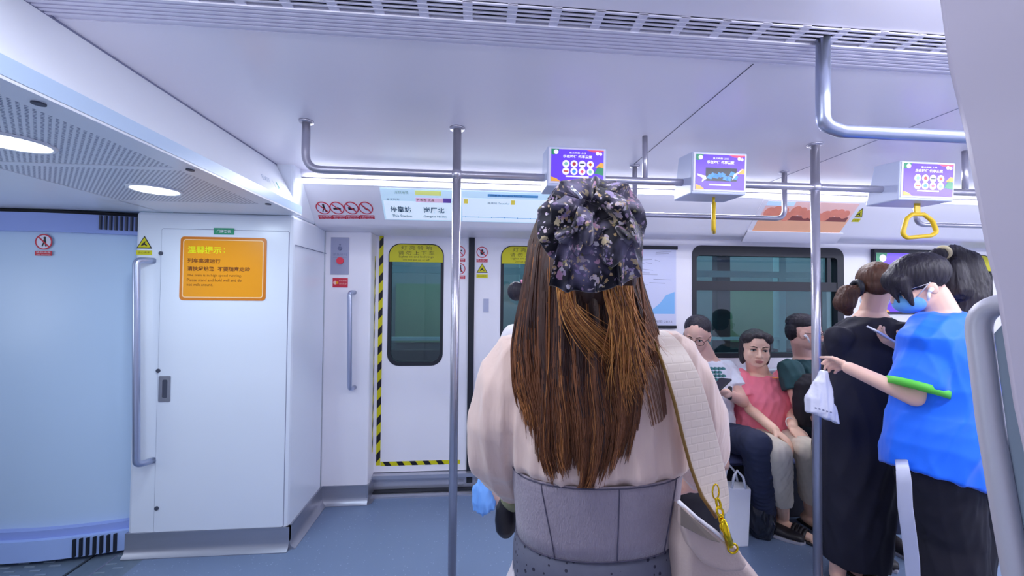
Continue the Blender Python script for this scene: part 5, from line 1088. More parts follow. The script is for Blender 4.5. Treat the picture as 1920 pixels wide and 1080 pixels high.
hp = [V(pel)+r*sx*0.085-up*0.04 for sx in (-1, 1)]
pants(e, blk_pants, pel, hp, kn, an, 0.95, 0.128, 0.105, 0.095, seed=15, f=f, r=r, amp=0.008)
# white side stripe of the trousers (left leg, towards the window side)
st = mat('white_side_stripe', rgb(200, 204, 226), 0.7)
m = MB(); rings = []
for (x, y, wd) in ((1690, 862, 12), (1693, 884, 13), (1695, 905, 14), (1697, 950, 14), (1704, 1000, 14), (1710, 1050, 14), (1714, 1120, 13), (1716, 1250, 13)):
    c_ = at(x, y, 1.352+0.012*abs(y-950)/100 + (0.06 if y < 870 else 0)); rings.append((c_, (at(x+wd, y, 1.34)-at(x-wd, y, 1.38))/2, V((-0.002, -0.005, 0))))
m.loft(rings, 16, power=4); m.build('side_stripe', st, e, smooth=True)
R_, F_, U_ = basis(hf, hu); PH = lambda x, y, z: hc + R_*x + F_*y + U_*z
m = MB(); m.ell(PH(0, -0.018, 0.048), (R_*0.086, F_*0.104, U_*0.088), 24, 16); m.ell(PH(0, 0.056, 0.042), (R_*0.068, F_*0.050, U_*0.060), 18, 12); m.limb([PH(-0.050, 0.060, 0.05), PH(-0.060, 0.066, 0.0), PH(-0.062, 0.070, -0.055)], [0.028, 0.018, 0.006], 12); m.limb([PH(-0.02, 0.080, 0.05), PH(-0.034, 0.094, 0.01), PH(-0.040, 0.098, -0.03)], [0.022, 0.013, 0.005], 12)
garment(m, 'hair', hair_black, e, 0.005, 6, folds(0.003, (70, 70, 40), 13))
tie = at(1769, 473, 1.52)
m = MB(); m.limb([at(1758, 478, 1.52), tie, at(1786, 472, 1.52)], [0.030, 0.017, 0.032], 14); m.limb([at(1786, 474, 1.52), at(1806, 492, 1.52), at(1820, 530, 1.50), at(1822, 560, 1.48), at(1806, 592, 1.47)], [0.034, 0.056, 0.058, 0.050, 0.015], 18)
m.limb([at(1790, 500, 1.5), at(1796, 545, 1.49)], [0.035, 0.045], 14)
garment(m, 'ponytail', hair_black, e, 0.005, 3, folds(0.005, (80, 80, 25), 17))
d = (at(1786, 470, 1.52)-at(1758, 478, 1.52)).normalized(); a1 = V((0, 1, 0)); a2 = d.cross(a1)
MB().tube([tie + (a1*math.cos(a)+a2*math.sin(a))*0.022 for a in [2*PI*k/18 for k in range(18)]], 0.009, 10, closed=True).build('hair_tie', mat('beige_hair_tie', rgb(214, 200, 160), 0.6), e, smooth=True)
m = MB(); m.ell(PH(0, 0.050, -0.048), (R_*0.062, F_*0.060, U_*0.050), 20, 14); garment(m, 'face_mask', mask_b, e, 0.004, 2)
for sx in (-1, 1): MB().tube([PH(sx*0.055, 0.045, -0.03), PH(sx*0.070, 0.015, -0.005), PH(sx*0.078, -0.01, 0.015)], 0.0016, 6).build('mask_loop', mask_w, e, smooth=True)
for sx in (-1, 1): MB().tube([PH(sx*0.060, 0.085, 0.012), PH(sx*0.076, 0.03, 0.012), PH(sx*0.083, -0.005, 0.012)], 0.0018, 6).build('glasses_arm', MATS['brushed_steel'], e, smooth=True)
earbud(e, hc, hf, hu, -1)
for i in (0, 1): shoe(e, an[i], an[i]+V((-0.1, 0.04, 0)), sandal_m, sole_w)
phone(at(1658, 630, 1.70), V((0.25, 0.93, 0.25)), at(1640, 619, 1.70)-at(1676, 641, 1.70), 0.075, 0.15, 'white phone held up by the girl in the blue T-shirt', mat('phone_white_case', rgb(220, 222, 236), 0.3))
# thin white carrier bag hanging from her hand at the pole
tbag = mat('thin_translucent_bag', rgb(222, 224, 240), 0.45, alpha=0.92, bump=0.5, bscale=25)
H_ = [at(1546, 694, 1.63), at(1540, 715, 1.63), at(1535, 745, 1.63), at(1540, 770, 1.63), at(1552, 787, 1.63)]
m = MB(); m.loft([(H_[0], (0.015, 0, 0), (0, 0.012, 0)), (H_[1], (0.035, 0, 0), (0, 0.022, 0)), (H_[2], (0.062, 0, 0), (0, 0.030, 0)), (H_[3], (0.075, 0, 0.004), (0, 0.032, 0)), (H_[4], (0.052, 0, -0.022), (0, 0.024, 0))], 24)
bg = garment(m, 'plastic_bag', tbag, None, 0.005, 2, folds(0.010, (60, 60, 18), 44, 1.2), label='small white plastic bag dangling from the hand on the right pole', cat='bag')
m = MB(); fr = Frame(at(1527, 766, 1.59), V((1, 0, -0.28)), V((0.1, 0, 1))); text(m, fr, '● ● ● ● ●', 0, 0, 0.085, 0.007, 0, False, 0.0); pl = m.build('print_marks', MATS['seam_grey'], bg, kind='stuff')
# --- passenger hidden in front of the long-haired woman
hc = at(1072, 530, 1.36); hf = V((0.3, 0.95, -0.15)); hu = V((0, 0, 1)); neck = at(1072, 596, 1.36); sL = at(972, 642, 1.36); sR = at(1170, 640, 1.36)
eL = at(935, 770, 1.36); eR = at(1190, 770, 1.36); wL = at(925, 885, 1.30); wR = at(1170, 860, 1.5); pel = V((0.36, 1.38, 0.88)); an = [V((0.29, 1.37, 0.09)), V((0.45, 1.39, 0.09))]; kn = [V((0.28, 1.38, 0.47)), V((0.44, 1.40, 0.47))]
e, r, f, up, rs = standing('passenger in a white shirt almost hidden in front of the long-haired woman', hc, hf, hu, neck, sL, sR, eL, eR, wL, wR, (V((-0.05, 0.1, -1)), V((0.6, 0.6, 0)), 1), (V((0, 0.5, -1)), V((0, 1, 0)), -1), pel, kn, an, [V((0, 1, 0)), V((0.1, 1, 0))], skin1, s=0.95, vx=0.006)
m = MB(); out = [(c, r*(hw+0.02), f_*(hd+0.018)) for c, hw, hd, f_ in rs[:-1]]; m.loft(out, 28, power=2.3); m.ell(neck-up*0.02, (r*0.075, f*0.07, up*0.05), 16, 10)
for s_, e_ in ((sL, eL), (sR, eR)): m.sph(s_, 0.066, 18, 12); m.tube([s_, V(s_).lerp(e_, 0.6)], [0.066, 0.070], 20)
garment(m, 'shirt', mat('cream_shirt_cotton', rgb(226, 222, 226), 0.7), e, 0.008, 4, folds(0.007, (30, 30, 12), 51))
pants(e, blk_pants, pel, [V(pel)+r*sx*0.085-up*0.04 for sx in (-1, 1)], kn, an, 0.95, 0.10, 0.08, 0.07, seed=25, f=f, r=r)
m = MB(); m.ell(hc+V((0, -0.025, 0.035)), (V((0.084, 0, 0)), V((0, 0.098, 0)), V((0, 0, 0.09))), 24, 16); garment(m, 'hair', hair_black, e, 0.006, 2)
b = at(968, 546, 1.36); m = MB(); m.limb([at(1020, 540, 1.36), at(985, 538, 1.36)], [0.03, 0.018], 12); m.ell(b, (V((0.032, 0, 0)), V((0, 0.03, 0)), V((0, 0, 0.034))), 14, 10); garment(m, 'hair_bun', hair_black, e, 0.005, 2)
MB().tube([at(982, 540, 1.36)+V((-0.008*math.cos(a), 0.022*math.sin(a), 0.026*math.cos(a))) for a in [2*PI*k/16 for k in range(16)]], 0.004, 8, closed=True).build('hair_tie', mat('pink_hair_tie', rgb(230, 150, 180), 0.5), e, smooth=True)
for i in (0, 1): shoe(e, an[i], an[i]+V((0.0, 0.1, 0)), sandal_m, sole_w)
bb = mat('light_blue_plastic_bag', rgb(120, 176, 250), 0.35, bump=0.4, bscale=20, stretch=(1, 1, 0.3))
m = MB(); q = lambda y, w_: (at(907, y, 1.30), (w_, 0, 0), (0, w_*0.6, 0)); m.loft([q(895, 0.012), q(915, 0.034), q(940, 0.042), q(957, 0.034), q(964, 0.012)], 20)
garment(m, 'plastic_bag', bb, None, 0.005, 2, folds(0.012, (60, 60, 12), 61, 1.3), label='light blue plastic bag hanging left of the long-haired woman', cat='bag')
# ---------------------------------------------------------------- the long-haired woman, seen from behind
hc = V((0.225, 0.80, 1.525)); hf = V((-0.05, 1, -0.06)); hu = V((0, 0, 1)); neck = V((0.243, 0.825, 1.375))
sL = V((0.092, 0.835, 1.292)); sR = V((0.420, 0.840, 1.300)); eL = at(925, 835, 0.83); wL = at(962, 930, 0.98); eR = at(1318, 822, 0.86); wR = at(1300, 905, 1.02)
pel = V((0.262, 0.83, 0.87)); an = [V((0.19, 0.84, 0.09)), V((0.35, 0.84, 0.09))]; kn = [V((0.19, 0.86, 0.47)), V((0.35, 0.86, 0.47))]
W_, r, f, up, rs = standing('woman with long brown hair and floral scarf seen from behind, cream blouse and grey corset', hc, hf, hu, neck, sL, sR, eL, eR, wL, wR, (V((0.35, 0.7, -0.3)), V((0.5, 0.2, 0.3)), 1), (V((-0.4, 0.8, 0)), V((-0.5, 0, 0.3)), -1), pel, kn, an, [V((0, 1, 0)), V((0, 1, 0))], skin1, s=0.98, vx=0.005)
blouse_m = mat('cream_pink_chiffon', rgb(222, 196, 184), 0.65, sheen=0.5, var=0.05, vscale=6, bump=0.25, bscale=70, stretch=(1, 1, 0.12))
m = MB(); cx = 0.252
R3 = lambda z, hw, hd, dx=0, dy=0: (V((cx+dx, 0.825+dy, z)), V((hw, 0, 0)), V((0, hd, 0)))
m.loft([R3(1.0, 0.150, 0.098), R3(1.060, 0.162, 0.108), R3(1.086, 0.186, 0.128), R3(1.15, 0.188, 0.122), R3(1.24, 0.186, 0.114), R3(1.285, 0.180, 0.100), R3(1.325, 0.130, 0.080), R3(1.385, 0.068, 0.064)], 32, power=2.3)
for s_, e_, w__, sd in ((sL, eL, wL, -1), (sR, eR, wR, 1)):   # puffed sleeves
    s_, e_, w__ = V(s_), V(e_), V(w__)
    m.limb([s_+V((sd*0.004, 0, -0.005)), s_.lerp(e_, 0.35)+V((sd*0.010, 0, 0.0)), s_.lerp(e_, 0.75)+V((sd*0.004, 0, 0)), e_.lerp(w__, 0.12), e_.lerp(w__, 0.55), e_.lerp(w__, 0.84)], [0.056, 0.064, 0.062, 0.056, 0.050, 0.034], 22)
garment(m, 'blouse', blouse_m, W_, 0.0055, 4, folds(0.013, (75, 45, 6), 71, 1.2, 6))
skin_cuff = mat('olive_cuff_band', rgb(140, 142, 110), 0.6)
dL = (V(wL)-V(eL)).normalized(); MB().tube([V(wL)-dL*0.020, V(wL)+dL*0.012], [0.031, 0.033], 18).build('cuff_band', skin_cuff, W_, smooth=True)
# corset: weave bump and seams
cors = mat('grey_lavender_corset_cloth', rgb(158, 148, 160), 0.75, var=0.10, vscale=120, bump=0.35, bscale=420, stretch=(1, 1, 0.35), sheen=0.3)
CR = [(0.932, 0.166, 0.112), (0.965, 0.168, 0.114), (1.015, 0.173, 0.118), (1.060, 0.177, 0.121), (1.075, 0.177, 0.121)]
def shell(rings, n=64, thick=0.004, power=2.3, top=None, cyc=0.825, cxc=None):
    v = []; fcs = []; k = len(rings)
    for off in (0, thick):
        for (z, hw, hd) in rings:
            for i in range(n):
                a = 2*PI*i/n; ca, sa = math.cos(a), math.sin(a); x = math.copysign(abs(ca)**(2/power), ca); y = math.copysign(abs(sa)**(2/power), sa)
                zz = z + (top(z, a) if top else 0); v.append(((cxc or cx)+x*(hw-off), cyc+y*(hd-off), zz))
    for o_ in (0, 1):
        for j in range(k-1):
            for i in range(n):
                a, b, c, d = o_*k*n+j*n+i, o_*k*n+j*n+(i+1) % n, o_*k*n+(j+1)*n+(i+1) % n, o_*k*n+(j+1)*n+i; fcs.append((a, b, c, d) if o_ == 0 else (d, c, b, a))
    for j, fl in ((0, 1), (k-1, 0)):
        for i in range(n):
            a, b, c, d = j*n+i, j*n+(i+1) % n, k*n+j*n+(i+1) % n, k*n+j*n+i; fcs.append((d, c, b, a) if fl else (a, b, c, d))
    return MB().add(v, fcs)
co = shell(CR).build('corset', cors, W_, smooth=True)
def surfpt(a, z, rings, off=0.0, power=2.3):
    for q in range(len(rings)-1):
        if rings[q][0] <= z <= rings[q+1][0] or q == len(rings)-2:
            t = (z-rings[q][0])/(rings[q+1][0]-rings[q][0]); hw = rings[q][1]*(1-t)+rings[q+1][1]*t+off; hd = rings[q][2]*(1-t)+rings[q+1][2]*t+off; break
    ca, sa = math.cos(a), math.sin(a); return V((cx+math.copysign(abs(ca)**(2/power), ca)*hw, 0.825+math.copysign(abs(sa)**(2/power), sa)*hd, z))
sm = mat('corset_seam_dark', rgb(84, 80, 100), 0.8)
for a0, a1 in ((-PI/2+0.03, -PI/2+0.03), (-PI/2-0.78, -PI/2-0.62), (-PI/2+0.80, -PI/2+0.64)):
    pts = [surfpt(a0+(a1-a0)*(1-k/8), 0.934+0.139*k/8, CR, 0.0006) for k in range(9)]; MB().tube(pts, 0.0012, 6).build('seam', sm, co, smooth=True)
for z in (0.936, 1.072): MB().tube([surfpt(2*PI*k/64, z, CR, 0.0004) for k in range(64)], 0.0013, 6, closed=True).build('edge_piping', sm, co, smooth=True)
# dotted waistband
BR = [(0.830, 0.173, 0.123), (0.865, 0.173, 0.121), (0.90, 0.172, 0.118), (0.938, 0.1655, 0.1115)]
band = mat('charcoal_dotted_cloth', rgb(96, 98, 116), 0.75, var=0.08, vscale=60)
n_, l_, b_ = nodes(band); tc = n_.new('ShaderNodeTexCoord'); vo = n_.new('ShaderNodeTexVoronoi'); vo.inputs['Scale'].default_value = 72; vo.inputs['Randomness'].default_value = 0.3; l_.new(tc.outputs['Object'], vo.inputs['Vector'])
lt = n_.new('ShaderNodeMath'); lt.operation = 'LESS_THAN'; lt.inputs[1].default_value = 0.24; l_.new(vo.outputs['Distance'], lt.inputs[0]); mx = n_.new('ShaderNodeMix'); mx.data_type = 'RGBA'
l_.new(b_.inputs['Base Color'].links[0].from_socket, mx.inputs[6]); mx.inputs[7].default_value = rgb(44, 44, 62); l_.new(lt.outputs[0], mx.inputs[0]); l_.new(mx.outputs[2], b_.inputs['Base Color'])
shell(BR).build('waistband', band, W_, smooth=True)
skirt_m = mat('cream_skirt_cloth', rgb(214, 204, 208), 0.7, sheen=0.3)
m = MB(); m.loft([R3(0.36, 0.27, 0.22), R3(0.55, 0.25, 0.20), R3(0.72, 0.225, 0.17), R3(0.82, 0.185, 0.132), R3(0.90, 0.162, 0.108)], 36); garment(m, 'skirt', skirt_m, W_, 0.009, 3, folds(0.014, (45, 45, 3), 81))
for i in (0, 1): shoe(W_, an[i], an[i]+V((0, 0.1, 0)), sandal_m, sole_w)
# ---- hair
RN = np.random.default_rng(5)
N = 5200; K = 16
u = RN.uniform(-1, 1, N); lay = RN.uniform(0, 1, N)
# outline of the hair mass in the back view: (t, left px, right px, photo y)
prof_t = np.array([0, .08, .18, .30, .44, .60, .76, .89, 1.0]); yy = np.array([392, 450, 520, 590, 655, 725, 795, 855, 915.])
Lx = np.array([1012, 988, 980, 970, 962, 962, 974, 990, 1030.]); Rx = np.array([1170, 1192, 1204, 1222, 1240, 1250, 1252, 1246, 1215.])
Yd = np.array([0.742, 0.728, 0.712, 0.700, 0.694, 0.690, 0.690, 0.692, 0.694])
ends = 0.80 + 0.20*(1-np.abs(u+0.05)**1.7) - RN.exponential(0.05, N); ends = np.clip(ends, 0.45, 1.02)
ends += 0.05*np.sin(u*9+1) - (np.abs(u) > 0.8)*RN.exponential(0.07, N) + RN.normal(0, 0.012, N)
tt = np.linspace(0, 1, K)[None, :]*ends[:, None]
uu = u[:, None] + 0.05*np.sin(tt*7+RN.uniform(0, 6.28, N)[:, None])*tt + 0.035*np.sin(u[:, None]*11+tt*5)
clump = np.round(u*15+0.5*np.sin(u*23))/15; uu = uu + (clump-u)[:, None]*(tt**3)*0.55
uu = np.sign(uu)*np.minimum(np.abs(uu), 1.02)
xl = np.interp(tt, prof_t, Lx); xr = np.interp(tt, prof_t, Rx); yq = np.interp(tt, prof_t, yy); Yq = np.interp(tt, prof_t, Yd)
X_p = xl + (xr-xl)*(uu*0.5+0.5) - 150*np.clip(tt-0.72, 0, 1)**1.5*(1-0.35*(uu > 0.3)) + 5*np.sin(tt*9+u[:, None]*5)*tt
dep = Yq + 0.085*np.abs(uu)**2.4*(1-0.35*tt) + 0.028*lay[:, None] + 0.005*np.sin(uu*26+tt*3)
def unproj(xp, yp, Yv):
    d = np.array(FW)[None, None, :] + np.array(RT)[None, None, :]*((xp-960)/FOC)[:, :, None] - np.array(UP)[None, None, :]*((yp-540)/FOC)[:, :, None]
    return np.array(CAMP)[None, None, :] + d*(Yv/d[:, :, 1])[:, :, None]
PP = unproj(X_p, yq, dep)
rad = (0.0011+0.0012*RN.random(N))[:, None]*np.clip(1.15-tt/np.maximum(ends[:, None], .1)*0.85, 0.12, 1)
hm = [hairmat('long_hair_dark', rgb(52, 38, 38), rgb(84, 60, 52), 60, rough=0.42), hairmat('long_hair_brown', rgb(98, 62, 44), rgb(144, 92, 60), 60, rough=0.40), hairmat('long_hair_copper', rgb(158, 100, 58), rgb(214, 146, 88), 60, rough=0.4), hairmat('long_hair_golden', rgb(196, 126, 62), rgb(240, 178, 104), 60, rough=0.4)]
edge = np.clip(np.abs(u)-0.72, 0, 1)*1.7; cq = RN.random(400)[(np.round((u+1)*60)).astype(int)]; q = (0.45*RN.random(N)+0.55*cq)[:, None]; ts = tt[:, :-1]
cop = 0.10 + edge[:, None]*0.9*np.clip(ts*2.2-0.6, 0, 1) + 0.26*np.clip(ts*2.4-1.4, 0, 1); brn = cop + 0.14 + 0.46*np.clip(ts*2.4-0.5, 0, 1)
mi = np.where(q < cop, 2, np.where(q < brn, 1, 0))
ho = strands(PP, rad, 'hair', hm, W_, 3, mi)
# cap of hair on the skull and a solid core behind the locks
m = MB(); R_, F_, U_ = basis(hf, hu); PH = lambda x, y, z: hc + R_*x + F_*y + U_*z
m.ell(PH(-0.006, -0.010, 0.032), (R_*0.100, F_*0.094, U_*0.098), 26, 18); m.ell(PH(-0.008, -0.02, -0.06), (R_*0.100, F_*0.085, U_*0.10), 22, 14)
core = []
for t_ in (0.10, 0.24, 0.42, 0.60, 0.74, 0.82):
    a = px(np.interp(t_, prof_t, Lx)+26+60*max(0, t_-.55), np.interp(t_, prof_t, yy), 0.75); b = px(np.interp(t_, prof_t, Rx)-26-60*max(0, t_-.55), np.interp(t_, prof_t, yy), 0.75)
    core.append(((a+b)/2 + V((0, 0.028, 0)), V(((b.x-a.x)/2, 0, 0)), V((0, 0.050, 0))))
m.loft(core, 26); garment(m, 'hair_base', hm[0], W_, 0.006, 3, folds(0.004, (120, 30, 6), 91))
# copper locks below the scarf: loose waves
n2 = 620; u2 = RN.normal(0, 1, n2); left = RN.random(n2) < 0.45
t2 = np.linspace(0, 1, 18)[None, :]
sx0 = np.where(left, 1058 + 9*np.clip(u2, -1.6, 2), 1158 + 14*np.clip(u2, -2, 2))[:, None]
endx = np.where(left, 1120+18*RN.normal(0, 1, n2), 1195+24*RN.normal(0, 1, n2))[:, None]; endy = np.where(left, 660+14*RN.normal(0, 1, n2), 700+40*RN.normal(0, 1, n2))[:, None]
x_ = sx0 + (endx-sx0)*t2**1.6 + np.where(left[:, None], 14, 10)*np.sin(t2*5+np.where(left[:, None], 3.0, 0.4))*t2 + 2*RN.normal(0, 1, (n2, 1))*t2
y_ = 536 + (endy-536)*t2 - 8*np.sin(t2*3.1)
dp = 0.680 - 0.014*np.sin(t2*PI) + 0.012*RN.random((n2, 1)) + 0.010*t2
P2 = unproj(x_, y_, dp); r2 = (0.0009+0.0009*RN.random(n2))[:, None]*np.clip(1.15-t2, 0.15, 1)
strands(P2, r2, 'hair_highlights', hm, W_, 3, np.where(RN.random(n2) < 0.42, 3, np.where(RN.random(n2) < 0.7, 2, 1)))
# fly-away hairs at the right of the neck
n3 = 46; t3 = np.linspace(0, 1, 14)[None, :]; s3 = RN.uniform(0, 1, n3)[:, None]
x3 = 1196+8*s3 + (26+34*s3)*t3 + 5*np.sin(t3*6+s3*6); y3 = 500+30*s3 + (300-60*s3)*t3; P3 = unproj(x3, y3, 0.70+0.03*s3+0*t3); strands(P3, 0.0006+0*x3, 'stray_hairs', hm, W_, 3, np.ones(n3, dtype=int))
# ---- floral scarf scrunchie
scarf = mat('dark_floral_chiffon', rgb(40, 36, 52), 0.8, spec=0.2, sheen=0.5)
n_, l_, b_ = nodes(scarf)
tc = n_.new('ShaderNodeTexCoord'); nz = n_.new('ShaderNodeTexNoise'); nz.inputs['Scale'].default_value = 170; l_.new(tc.outputs['Object'], nz.inputs['Vector'])
def mathn(op, a=None, b=None):
    q = n_.new('ShaderNodeMath'); q.operation = op
    for i, v in enumerate((a, b)):
        if v is None: continue
        if isinstance(v, (int, float)): q.inputs[i].default_value = v
        else: l_.new(v, q.inputs[i])
    return q.outputs[0]
big = n_.new('ShaderNodeTexNoise'); big.inputs['Scale'].default_value = 26; l_.new(tc.outputs['Object'], big.inputs['Vector'])
prev = None; base = n_.new('ShaderNodeMix'); base.data_type = 'RGBA'; base.inputs[6].default_value = rgb(24, 22, 34); base.inputs[7].default_value = rgb(118, 112, 140)  # lavender patches paint the sheen of the folds into the base colour
nb_ = n_.new('ShaderNodeTexNoise'); nb_.inputs['Scale'].default_value = 20; l_.new(tc.outputs['Object'], nb_.inputs['Vector']); rm_ = n_.new('ShaderNodeMapRange'); rm_.inputs[1].default_value = 0.42; rm_.inputs[2].default_value = 0.68; l_.new(nb_.outputs['Fac'], rm_.inputs[0]); l_.new(rm_.outputs[0], base.inputs[0]); prev = base.outputs[2]
for sc_, thr, cols, off in ((52, 0.40, [rgb(196, 180, 190), rgb(198, 150, 176), rgb(168, 150, 196), rgb(204, 186, 150)], 0.0), (88, 0.36, [rgb(214, 206, 214), rgb(120, 116, 74), rgb(150, 130, 160), rgb(190, 160, 110)], 3.1), (130, 0.30, [rgb(190, 180, 196), rgb(110, 100, 130), rgb(196, 170, 140), rgb(170, 140, 170)], 6.3)):
    mp = n_.new('ShaderNodeMapping'); mp.inputs['Location'].default_value = (off, off*2, off); l_.new(tc.outputs['Object'], mp.inputs[0])
    vo = n_.new('ShaderNodeTexVoronoi'); vo.inputs['Scale'].default_value = sc_; l_.new(mp.outputs[0], vo.inputs['Vector'])
    d = mathn('ADD', vo.outputs['Distance'], mathn('MULTIPLY', mathn('SUBTRACT', nz.outputs['Fac'], 0.5), 0.75))
    sp_ = n_.new('ShaderNodeSeparateColor'); l_.new(vo.outputs['Color'], sp_.inputs[0])
    on = mathn('MULTIPLY', mathn('LESS_THAN', d, thr), mathn('GREATER_THAN', mathn('ADD', sp_.outputs[1], mathn('MULTIPLY', mathn('SUBTRACT', big.outputs['Fac'], 0.5), 4.0)), 0.42))
    cr = n_.new('ShaderNodeValToRGB'); cr.color_ramp.interpolation = 'CONSTANT'
    while len(cr.color_ramp.elements) < 4: cr.color_ramp.elements.new(0.5)
    for i, c_ in enumerate(cols): cr.color_ramp.elements[i].position = i/4; cr.color_ramp.elements[i].color = c_
    l_.new(sp_.outputs[0], cr.inputs[0]); mx = n_.new('ShaderNodeMix'); mx.data_type = 'RGBA'; l_.new(mathn('MULTIPLY', on, 0.85), mx.inputs[0]); l_.new(prev, mx.inputs[6]); l_.new(cr.outputs[0], mx.inputs[7]); prev = mx.outputs[2]
l_.new(prev, b_.inputs['Base Color'])
SCF = empty('hair_scarf', (0.25, 0.74, 1.42), 'large ruffled dark floral scarf tied over the long brown hair', 'scarf')
def ruffle(name, inner, outer, Yi, Yo, waves, amp, seed, nu=110, nv=16, sag=0.0):
    """gathered cloth strip between two photo-plane polylines, pleats opening towards the outer edge"""
    rn = np.random.default_rng(seed)
    def res(pts, n):
        p = np.array(pts, float); d = np.r_[0, np.cumsum(np.linalg.norm(np.diff(p, axis=0), axis=1))]; s = np.linspace(0, d[-1], n)
        q = np.stack([np.interp(s, d, p[:, i]) for i in range(2)], 1)
        for _ in range(6): q[1:-1] = (q[:-2]+q[2:]+q[1:-1]*2)/4
        return q
    A, B = res(inner, nu), res(outer, nu); uq = np.linspace(0, 1, nu)[:, None]; vq = np.linspace(0, 1, nv)[None, :]
    ph = rn.uniform(0, 6.28, 4); wv = np.sin(uq*waves*6.283+ph[0]+1.3*np.sin(uq*waves*2.1+ph[1])) + 0.22*np.sin(uq*waves*13+ph[2]+vq*2.5)
    g = vq**0.8
    xy = A[:, None, :]*(1-vq[:, :, None]) + B[:, None, :]*vq[:, :, None]
    T = np.gradient(B, axis=0); T /= np.linalg.norm(T, axis=1, keepdims=True)+1e-9
    lat = np.cos(uq*waves*6.283+ph[0])*g*5.0
    xy = xy + T[:, None, :]*lat[:, :, None]
    edge_n = (B-A)/(np.linalg.norm(B-A, axis=1, keepdims=True)+1e-9); xy = xy + edge_n[:, None, :]*(0.35*wv*g*7)[:, :, None]
    Yv = Yi + (Yo-Yi)*vq - 0.022*np.sin(vq*PI) - amp*wv*(0.25+g) - sag*np.sin(uq*PI)
    P = unproj(xy[:, :, 0], xy[:, :, 1], Yv + 0*uq).reshape(-1, 3)
    vs = [tuple(p) for p in P]; fs = [(i*nv+j, i*nv+j+1, (i+1)*nv+j+1, (i+1)*nv+j) for i in range(nu-1) for j in range(nv-1)]
    me = MB().add(vs, fs).mesh(name); o = place(me, name, scarf, SCF, smooth=True)
    so = o.modifiers.new('cloth', 'SOLIDIFY'); so.thickness = 0.0012
    su = o.modifiers.new('sub', 'SUBSURF'); su.levels = 1; su.render_levels = 1
    return o
# back mound under the ruffles
m = MB(); c_ = at(1108, 440, 0.745); m.ell(c_, ((0.086, 0, 0), (0, 0.070, 0), (0, 0, 0.094)), 26, 18); m.ell(at(1120, 500, 0.745), ((0.072, 0, 0), (0, 0.05, 0), (0, 0, 0.05)), 20, 14)
garment(m, 'gathered_mound', scarf, SCF, 0.004, 2, folds(0.014, (55, 55, 55), 101, 1.3, 6))
for inn, outl, yi, yo, wv_, am, sd, sg in (
    ([(1055, 425), (1085, 440), (1130, 446), (1180, 430)], [(1034, 538), (1060, 547), (1105, 549), (1150, 542), (1198, 520)], 0.685, 0.664, 3.5, 0.006, 1, 0.006),
    ([(1082, 400), (1120, 415), (1160, 402), (1176, 380)], [(1062, 490), (1110, 486), (1150, 500), (1192, 470), (1212, 440)], 0.672, 0.652, 2.3, 0.012, 2, 0.004),
    ([(1106, 378), (1080, 392), (1072, 410), (1084, 430)], [(1048, 352), (1004, 392), (1008, 440), (1026, 482), (1058, 500)], 0.690, 0.682, 2.2, 0.014, 3, 0),
    ([(1098, 376), (1090, 395), (1095, 425), (1100, 440)], [(1062, 362), (1034, 385), (1030, 425), (1052, 458), (1080, 478)], 0.668, 0.650, 2.0, 0.013, 4, 0),
    ([(1110, 376), (1140, 382), (1155, 400), (1160, 425)], [(1128, 336), (1178, 346), (1198, 372), (1214, 420), (1208, 450), (1202, 512)], 0.692, 0.688, 2.6, 0.013, 5, 0),
    ([(1105, 380), (1130, 390), (1145, 405), (1150, 430)], [(1130, 350), (1168, 368), (1180, 395), (1196, 425), (1176, 468)], 0.666, 0.654, 2.0, 0.013, 6, 0),
    ([(1122, 392), (1102, 388), (1088, 392)], [(1154, 338), (1098, 330), (1052, 341), (1024, 370)], 0.70, 0.700, 2.2, 0.009, 7, 0),
    ([(1085, 385), (1098, 388), (1112, 400), (1108, 430)], [(1072, 432), (1086, 462), (1118, 456), (1146, 432)], 0.652, 0.645, 1.6, 0.011, 8, 0)):
    ruffle('ruffle', inn, outl, yi, yo, wv_, am, sd, sag=sg)
MB().limb([at(1073, 352, 0.655), at(1089, 371, 0.648)], [0.0035, 0.0035], 10).build('hair_clip', mat('silver_hair_clip', rgb(220, 220, 235), 0.2, metal=0.9), SCF, smooth=True)
# ---- shoulder bag with croc strap
croc = mat('cream_croc_leather', rgb(208, 192, 180), 0.4, var=0.03); n_, l_, b_ = nodes(croc)
br = n_.new('ShaderNodeTexBrick'); br.inputs['Scale'].default_value = 17; br.inputs['Mortar Size'].default_value = 0.03; br.inputs['Mortar Smooth'].default_value = 0.6; tc = n_.new('ShaderNodeTexCoord')
mp = n_.new('ShaderNodeMapping'); mp.inputs['Rotation'].default_value = (PI/2, 0, 0); l_.new(tc.outputs['Object'], mp.inputs[0]); l_.new(mp.outputs[0], br.inputs['Vector']); bp = n_.new('ShaderNodeBump'); bp.invert = True; bp.inputs['Strength'].default_value = 0.22; bp.inputs['Distance'].default_value = 0.002; l_.new(br.outputs['Fac'], bp.inputs['Height']); l_.new(bp.outputs[0], b_.inputs['Normal'])
bagm = mat('cream_bag_leather', rgb(196, 176, 168), 0.45, var=0.03, bump=0.1, bscale=200); bagd = mat('bag_inner_taupe', rgb(132, 120, 110), 0.5); gold = mat('gold_hardware', rgb(232, 196, 40), 0.22, metal=1)
BG_ = empty('shoulder_bag', at(1340, 1000, 0.70), 'cream saddle bag with wide croc strap and gold clasp on the right hip', 'bag')
cl = [(1222, 618, 0.80), (1248, 640, 0.728), (1272, 690, 0.700), (1292, 750, 0.694), (1306, 810, 0.700), (1322, 870, 0.700), (1338, 925, 0.695), (1352, 968, 0.69)]
hw_ = [15, 22, 28, 30, 30, 30, 26, 12]
m = MB(); v = []; P_ = [V(px(*c_)) for c_ in cl]
ring = []
